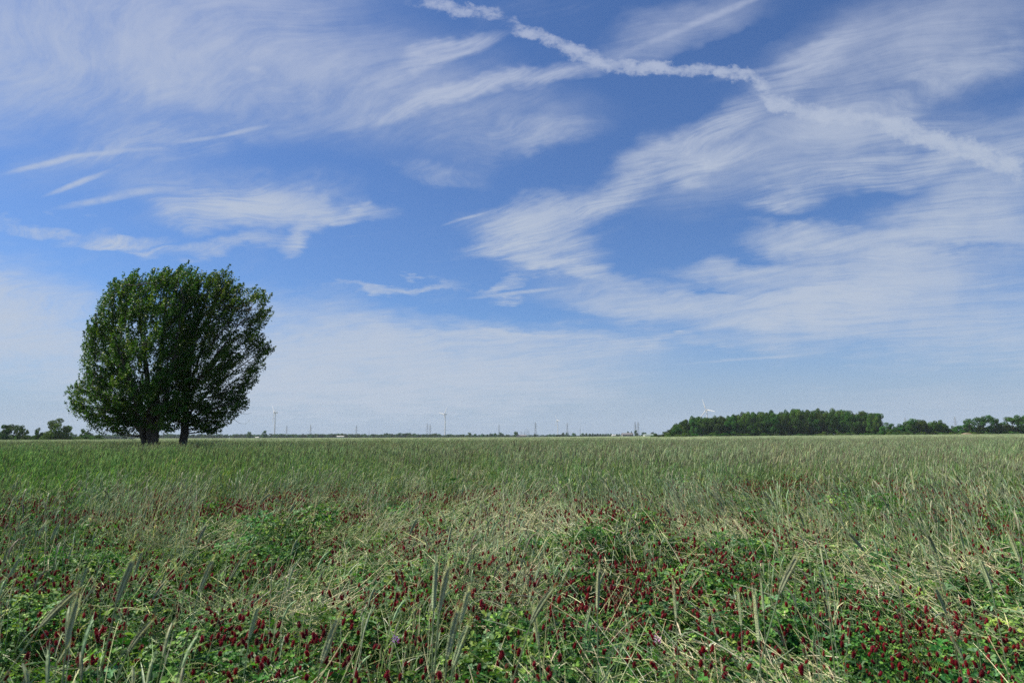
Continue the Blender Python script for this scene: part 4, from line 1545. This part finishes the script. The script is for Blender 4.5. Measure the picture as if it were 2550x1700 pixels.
# single trees on the far horizon, seen as separate crowns
far_list = [(620, 1074, 12), (660, 1072, 14), (1020, 1077, 6), (1054, 1080, 7), (1084, 1078, 11), (1117, 1081, 9), (1127, 1082, 8), (1146, 1081, 7), (1153, 1081, 9),
            (1167, 1077, 14), (1185, 1080, 10), (1201, 1079, 10), (1213, 1081, 9), (1222, 1079, 9), (1233, 1078, 9), (1248, 1076, 14), (1262, 1081, 8),
            (1285, 1074, 12), (1331, 1080, 8), (1363, 1081, 4), (1389, 1081, 13), (1402, 1077, 8), (1413, 1077, 9), (1429, 1078, 12), (1450, 1078, 12), (1460, 1078, 8),
            (1563, 1074, 8), (1585, 1071, 11), (1604, 1076, 15), (1627, 1076, 13)]
far_lab = {620: 'dark round tree on the horizon left of the leftmost wind turbine', 660: 'dark tree on the horizon just left of the leftmost turbine foot',
           1084: 'boxy dark tree on the horizon between the paired pylons and the second turbine', 1285: 'dark tree at the left end of the substation on the horizon',
           1248: 'broad dark tree behind the short pylon on the horizon', 1585: 'round tree before the twin pylons left of the wood', 1627: 'small round tree close to the left tip of the wood',
           1604: 'low wide tree by the pale green shed on the horizon'}
for px, top, w in far_list:
    Yt = 1180 if px not in (620, 660, 1285, 1585) else 1000
    h = max(3.0, h_from_top(px, top, Yt))
    far_tree(px, Yt, h, w / FPX * Yt * 1.15, 'round', far_lab.get(px, 'small rounded tree standing separately on the far horizon'),
             None if px in far_lab else 'single small trees on the far horizon')
h = h_from_top(1573, 1073, 1000)
far_tree(1573, 1000, h, 6, 'conifer', 'pointed dark conifer beside the farmhouse on the horizon')
px = 1469
while px < 1545:
    h = h_from_top(px, 1079.5 + rng.uniform(-1, 1), 1150)
    far_tree(px, 1150, h, 6.2, 'round', 'one of an even row of small trees on the horizon left of the farmhouse', 'even row of small trees left of the farmhouse')
    px += 6.6


def treeline():
    P, S, Ix = [], [], []
    def seg(a, b, top, Y, step, w):
        px = a
        while px < b:
            X_ = bear(px) * Y
            Yj = Y + rng.uniform(-15, 15)
            t = top - 1.2 + rng.uniform(-1.6, 1.3)
            h = max(2.0, h_from_top(px, t, Y))
            P.append((X_, Yj, float(gz(X_, Yj)) - 1.2))
            ww = w * rng.uniform(1.1, 1.8)
            S.append((ww, ww, h + 1.2))
            Ix.append(int(rng.integers(0, 6)))
            px += step * rng.uniform(0.7, 1.3)
    seg(235, 545, 1082.5, 1300, 4.5, 9)
    seg(545, 1105, 1083, 1500, 4.6, 10)
    seg(580, 1080, 1082.2, 1350, 8, 10)
    seg(780, 860, 1081.5, 1350, 5, 10)
    seg(960, 1040, 1080.5, 1350, 6, 10)
    seg(1040, 1660, 1084.5, 2000, 4.5, 11)
    seg(1112, 1262, 1083, 1500, 6, 9)
    seg(1370, 1420, 1082.5, 1500, 5, 8)
    seg(-30, 240, 1083, 1200, 6, 8)
    N = len(P)
    rot = np.stack([np.zeros(N), np.zeros(N), rng.uniform(0, 6.28, N)], 1)
    o = scatter('distant_treeline', np.array(P), rot, np.array(S), np.array(Ix), [k[0] for k in KINDS['round']])
    tag(o, 'thin hazy blue-green tree line all along the horizon', 'tree line', kind='stuff')


treeline()

# ------------------------------------------------------------------ wind turbines
def turbine(px, hub_y, base_y, theta, yaw, label, H=85.0):
    Y = H * FPX / (base_y - hub_y)
    X_ = bear(px) * Y
    root = empty('wind_turbine', (X_, Y, float(gz(X_, Y))))
    g = G()
    g.tube(np.array([(0, 0, -1), (0, 0, 3), (0, 0, H * 0.5), (0, 0, H - 1)]), np.array([2.5, 2.4, 1.9, 1.35]), (1, 1, 1), 20)
    link('tower', g.mesh('tower', M_white, True), root)
    # rotor axis points along (sin yaw, -cos yaw)
    ax = np.array([math.sin(yaw), -math.cos(yaw), 0.0])
    sx = np.array([math.cos(yaw), math.sin(yaw), 0.0])
    top = np.array([0, 0, H])
    g = G()
    zz_ = np.array([0, 0, 1.0])
    t = [(-7.5, 1.2, 1.3), (-6.5, 1.7, 1.8), (0, 1.9, 2.0), (2.6, 1.7, 1.8), (3.2, 1.2, 1.2)]
    v = []
    for d, a, b in t:
        for u, w in ((-1, -1), (1, -1), (1, 1), (-1, 1)):
            v.append(top + ax * d + sx * u * a + zz_ * (w * b + 0.8))
    f = [(i * 4 + k, i * 4 + (k + 1) % 4, i * 4 + 4 + (k + 1) % 4, i * 4 + 4 + k) for i in range(4) for k in range(4)] + [(0, 3, 2, 1), (16, 17, 18, 19)]
    g.add(v, f, (1, 1, 1))
    link('nacelle', g.mesh('nacelle', M_white), root)
    hubc = top + ax * 4.8 + zz_ * 0.8
    g = G()
    g.tube(np.array([hubc - ax * 1.6, hubc - ax * 0.3, hubc + ax * 1.0, hubc + ax * 1.9, hubc + ax * 2.3]), np.array([1.6, 1.8, 1.6, 0.9, 0.1]), (1, 1, 1), 14, True)
    link('hub', g.mesh('hub', M_white, True), root)
    L = 36.0
    for k in range(3):
        th = theta + k * 2 * math.pi / 3
        d = sx * math.sin(th) + zz_ * math.cos(th)
        e = np.cross(d, ax)
        g = G()
        prof = [(0.0, 1.6, 1.6), (0.06, 1.6, 1.6), (0.2, 3.6, 1.7), (0.45, 2.7, 1.4), (0.75, 1.9, 1.0), (0.97, 1.0, 0.5), (1.0, 0.4, 0.1)]
        v = []
        for s, ch, th_ in prof:
            o = hubc + d * (1.0 + s * L) + ax * (1.2 * s * s)
            v += [o + e * ch * 0.35, o + ax * th_ * 0.5, o - e * ch * 0.65, o - ax * th_ * 0.5]
        f = [(i * 4 + q, i * 4 + (q + 1) % 4, i * 4 + 4 + (q + 1) % 4, i * 4 + 4 + q) for i in range(len(prof) - 1) for q in range(4)]
        f += [(3, 2, 1, 0), tuple(len(prof) * 4 - 4 + q for q in range(4))]
        g.add(v, f, (1, 1, 1))
        link('blade', g.mesh('blade', M_white, True), root)
    tag(root, label, 'wind turbine', 'wind turbines on the horizon')


turbine(683, 1028, 1090, R(-46), R(-58), 'leftmost wind turbine, standing right of the maples')
turbine(1108, 1031.5, 1088, R(-78), R(-52), 'wind turbine at the middle of the horizon, right of the paired pylons')
turbine(1389, 1046, 1086, R(-25), R(-66), 'smallest and farthest wind turbine, over the middle of the field')
turbine(1763, 1021, 1085, R(-18), R(-48), 'white wind turbine rising behind the wood')


# ------------------------------------------------------------------ pylons
def pylon(px, top, label, H=46.0, kind='lattice'):
    base_y = horizon_y(px)
    Y = (H - EYE) * FPX / (base_y - top)
    X_ = bear(px) * Y
    root = empty('pylon', (X_, Y, float(gz(X_, Y))), rng.uniform(-0.3, 0.3))
    r = 0.20
    g = G()
    lv = [(0, 4.6), (9, 3.6), (17, 2.7), (24, 2.0), (31, 1.3), (38, 1.1), (46, 0.25)]
    lv = [(z * H / 46, w) for z, w in lv]
    cs = ((-1, -1), (1, -1), (1, 1), (-1, 1))
    for u, w in cs:
        g.tube(np.array([(u * a * 0.8, w * a * 0.8, z) for z, a in lv]), r, (1, 1, 1), 4)
    for (z0, a0), (z1, a1) in zip(lv[:-1], lv[1:]):
        a0, a1 = a0 * 0.8, a1 * 0.8
        for k in range(4):
            (u0, w0), (u1, w1) = cs[k], cs[(k + 1) % 4]
            g.tube(np.array([(u0 * a0, w0 * a0, z0), (u1 * a1, w1 * a1, z1)]), r * 0.6, (1, 1, 1), 3)
            g.tube(np.array([(u1 * a0, w1 * a0, z0), (u0 * a1, w0 * a1, z1)]), r * 0.6, (1, 1, 1), 3)
            g.tube(np.array([(u0 * a1, w0 * a1, z1), (u1 * a1, w1 * a1, z1)]), r * 0.6, (1, 1, 1), 3)
    link('lattice_body', g.mesh('lattice_body', M_steel), root)
    if kind == 'lattice':
        for z, w in ((27, 4.6), (33, 6.0), (39, 4.4)):
            z = z * H / 46
            g = G()
            for s in (-1, 1):
                g.tube(np.array([(0, -0.7, z), (s * w, 0, z + 0.3)]), r * 0.8, (1, 1, 1), 4)
                g.tube(np.array([(0, 0.7, z), (s * w, 0, z + 0.3)]), r * 0.8, (1, 1, 1), 4)
                g.tube(np.array([(0, 0, z + 2.2), (s * w, 0, z + 0.3)]), r * 0.7, (1, 1, 1), 4)
                g.tube(np.array([(s * w, 0, z + 0.3), (s * w, 0, z - 1.8)]), r * 0.6, (1, 1, 1), 4)
            link('crossarm', g.mesh('crossarm', M_steel), root)
    tag(root, label, 'pylon', 'electricity pylons on the horizon')


for px, top, lab in ((549, 1063, 'faint pylon on the horizon just right of the maples'),
                     (713, 1058.6, 'pylon next right of the leftmost wind turbine'),
                     (772.6, 1057, 'second pylon right of the leftmost wind turbine'),
                     (887, 1058, 'lone pylon right of the long white barn'),
                     (1063.8, 1052.6, 'left and taller pylon of the pair left of the middle turbine'),
                     (1071, 1056, 'right pylon of the pair left of the middle turbine'),
                     (1242.6, 1056, 'pylon above small trees between the middle turbine and the substation'),
                     (1333.7, 1051, 'wide-legged pylon just right of the substation'),
                     (1413, 1053, 'slim pylon right of the smallest turbine'),
                     (1582.7, 1051, 'left pylon of the pair near the left tip of the wood'),
                     (1589.6, 1050, 'right pylon of the pair near the left tip of the wood'),
                     (2257, 1042, 'pylon tip showing behind the hedge just right of the wood'),
                     (2382, 1040, 'pylon tip showing above the low gap in the right hedge')):
    pylon(px, top, lab)
pylon(918.6, 1074, 'very distant tiny mast above the tree line right of the lone pylon', 40, 'mast')
pylon(1445, 1066, 'very distant thin mast right of the slim pylon', 44, 'mast')


# ------------------------------------------------------------------ farm buildings and substation
def building(px, Y, w, d, hw, hr, name, label, wallm, roofm, nwin, rz=0.0):
    X_ = bear(px) * Y
    root = empty(name, (X_, Y, float(gz(X_, Y)) + 0.0), rz)
    g = G()
    a, b = w / 2, d / 2
    v = [(-a, -b, 0), (a, -b, 0), (a, b, 0), (-a, b, 0), (-a, -b, hw), (a, -b, hw), (a, b, hw), (-a, b, hw), (-a, 0, hw + hr), (a, 0, hw + hr)]
    g.add(v, [(0, 1, 5, 4), (1, 2, 6, 9, 5), (2, 3, 7, 6), (3, 0, 4, 8, 7)], (1, 1, 1))
    link('wall', g.mesh('wall', wallm), root)
    g = G()
    e = 0.5
    for s in (-1, 1):
        v = [(-a - e, s * (b + e), hw - 0.1), (a + e, s * (b + e), hw - 0.1), (a + e, 0, hw + hr + 0.12), (-a - e, 0, hw + hr + 0.12)]
        v2 = [(x_, y_, z_ + 0.22) for x_, y_, z_ in v]
        g.add(v + v2, [(0, 1, 2, 3), (4, 5, 6, 7), (0, 1, 5, 4), (1, 2, 6, 5), (3, 0, 4, 7)], (1, 1, 1))
    link('roof', g.mesh('roof', roofm), root)
    for i in range(nwin):
        cx = -a + w * (i + 0.5) / nwin
        g = G()
        g.box((cx - 0.6, -b - 0.06, hw * 0.42), (cx + 0.6, -b - 0.01, hw * 0.80))
        link('window', g.mesh('window', M_glass), root)
    g = G()
    g.box((a * 0.3 - 0.7, -b - 0.08, 0), (a * 0.3 + 0.9, -b - 0.02, min(2.2, hw * 0.8)))
    link('door', g.mesh('door', M_brick), root)
    tag(root, label, 'building')
    return root


EY = 1.9
def raise_(o, dz):
    o.location.z += dz


building(848, 900, 8.4, 6, 2.9, 0.5, 'barn', 'long low white barn on the horizon between two pylons', M_wall, M_wall, 0)
building(641, 1100, 5.0, 6, 2.2, 0.5, 'farm_shed', 'tiny white shed on the horizon left of the leftmost turbine', M_wall, M_wall, 0)
building(1298, 1000, 14, 8, 3.0, 1.4, 'substation_hut', 'grey-roofed low hut at the substation on the horizon', M_brick, M_roof, 3)
building(1561, 1000, 14, 9, 3.6, 2.2, 'farmhouse', 'grey farmhouse on the horizon with trees behind it', M_brick, M_roof, 4)
building(1570.5, 1010, 6, 9, 4.0, 2.0, 'farmhouse', 'small reddish house joined beside the grey farmhouse', M_brick, M_roof, 2)
building(1615, 1050, 14, 10, 2.6, 1.5, 'farm_shed', 'pale green-roofed shed near the left tip of the wood', M_wall, M_roofg, 0)
building(1528, 1050, 5, 5, 2.8, 0.8, 'farm_shed', 'tiny white shed just left of the farmhouse', M_wall, M_wall, 0)

Ysub = 1500
Xs = bear(1300) * Ysub
root = empty('substation', (Xs, Ysub, 0))
sc_ = Ysub / FPX
for dxp, top in ((-2.5, 1074), (6.5, 1073), (10, 1068), (14.5, 1069), (17, 1073)):
    g = G()
    hh = (horizon_y(1300) - top) * sc_ + EYE
    for off in (-0.5, 0.5):
        g.tube(np.array([(dxp * sc_ + off, 0, 0), (dxp * sc_ + off * 0.4, 0, hh)]), 0.16, (1, 1, 1), 4)
    for q in range(7):
        g.tube(np.array([(dxp * sc_ - 0.45, 0, hh * q / 7), (dxp * sc_ + 0.45, 0, hh * (q + 1) / 7)]), 0.09, (1, 1, 1), 3)
    link('mast', g.mesh('mast', M_steel), root)
for z, a, b in ((10.5, -2.5, 6.5), (13.0, -2.5, 6.5)):
    g = G()
    g.tube(np.array([(a * sc_, 0, z * 0.85), (b * sc_, 0, z * 0.85)]), 0.18, (1, 1, 1), 4)
    link('crossbeam', g.mesh('crossbeam', M_steel), root)
tag(root, 'small steel substation gantry and masts on the horizon beside a dark tree', 'substation')

# pale earth heap by the hedge on the right
g = G()
nx_, ny_ = 26, 10
V, F = [], []
for j in range(ny_):
    for i in range(nx_):
        u, w = i / (nx_ - 1) * 2 - 1, j / (ny_ - 1) * 2 - 1
        h_ = 1.9 * max(0, 1 - u * u) ** 0.8 * max(0, 1 - w * w) + rng.normal(0, 0.06)
        V.append((u * 4.5, w * 2.4, max(0, h_)))
for j in range(ny_ - 1):
    for i in range(nx_ - 1):
        F.append((j * nx_ + i, j * nx_ + i + 1, (j + 1) * nx_ + i + 1, (j + 1) * nx_ + i))
g.add(V, F, (1, 1, 1))
hp = link('earth_heap', g.mesh('earth_heap', M_earth, True))
Xh = bear(2408) * 368
hp.location = (Xh, 368, float(gz(Xh, 368)))
tag(hp, 'low pale heap of earth before the hedge at the right', 'earth heap')


# birds
def bird(px, py, dist, span, lab, rz):
    d = pixdir(px, py)
    root = empty('bird', (d.x * dist, dist, EYE + d.z * dist), rz)
    g = G()
    g.tube(np.array([(0, -.16, 0), (0, -.12, 0.01), (0, -.02, 0.01), (0, .1, 0.0), (0, .2, 0.0)]) * span, np.array([.008, .035, .05, .03, .012]) * span, (1, 1, 1), 7, True)
    link('body', g.mesh('body', M_dark, True), root)
    for s in (-1, 1):
        g = G()
        v = [(s * .03, -.06, .01), (s * .25, -.10, .09), (s * .5, .02, .05), (s * .25, .05, .08), (s * .03, .09, .01)]
        v = [tuple(q * span for q in p) for p in v]
        v2 = [(a, b, c - 0.012 * span) for a, b, c in v]
        g.add(v + v2, [(0, 1, 2, 3, 4), (9, 8, 7, 6, 5)] + [(i, (i + 1) % 5, 5 + (i + 1) % 5, 5 + i) for i in range(5)], (1, 1, 1))
        link('wing', g.mesh('wing', M_dark), root)
    tag(root, lab, 'bird')


bird(2414, 1009, 150, 0.42, 'tiny dark bird flying above the right hedge', 0.9)
bird(1082, 956, 150, 0.34, 'tiny dark bird flying over the middle turbine', 2.1)

# ------------------------------------------------------------------ haze
def haze():
    m, T = base_mat('haze')
    pv = T.n('ShaderNodeVolumePrincipled')
    pv.inputs['Color'].default_value = (0.72, 0.86, 1.0, 1)
    pv.inputs['Density'].default_value = 0.00008
    pv.inputs['Anisotropy'].default_value = 0.0
    out = T.n('ShaderNodeOutputMaterial')
    T.t.links.new(pv.outputs[0], out.inputs['Volume'])
    g = G()
    g.box((-5200, -300, -1.0), (5200, 5200, 128))
    o = link('haze', g.mesh('haze', m))
    tag(o, 'thin pale haze over the far fields', 'haze', kind='stuff')


haze()
scene.cycles.use_denoising = False
scene.cycles.use_adaptive_sampling = False
scene.cycles.max_bounces = 6
scene.cycles.diffuse_bounces = 3
scene.cycles.glossy_bounces = 2
scene.cycles.transmission_bounces = 4
scene.cycles.transparent_max_bounces = 8
scene.cycles.volume_bounces = 0
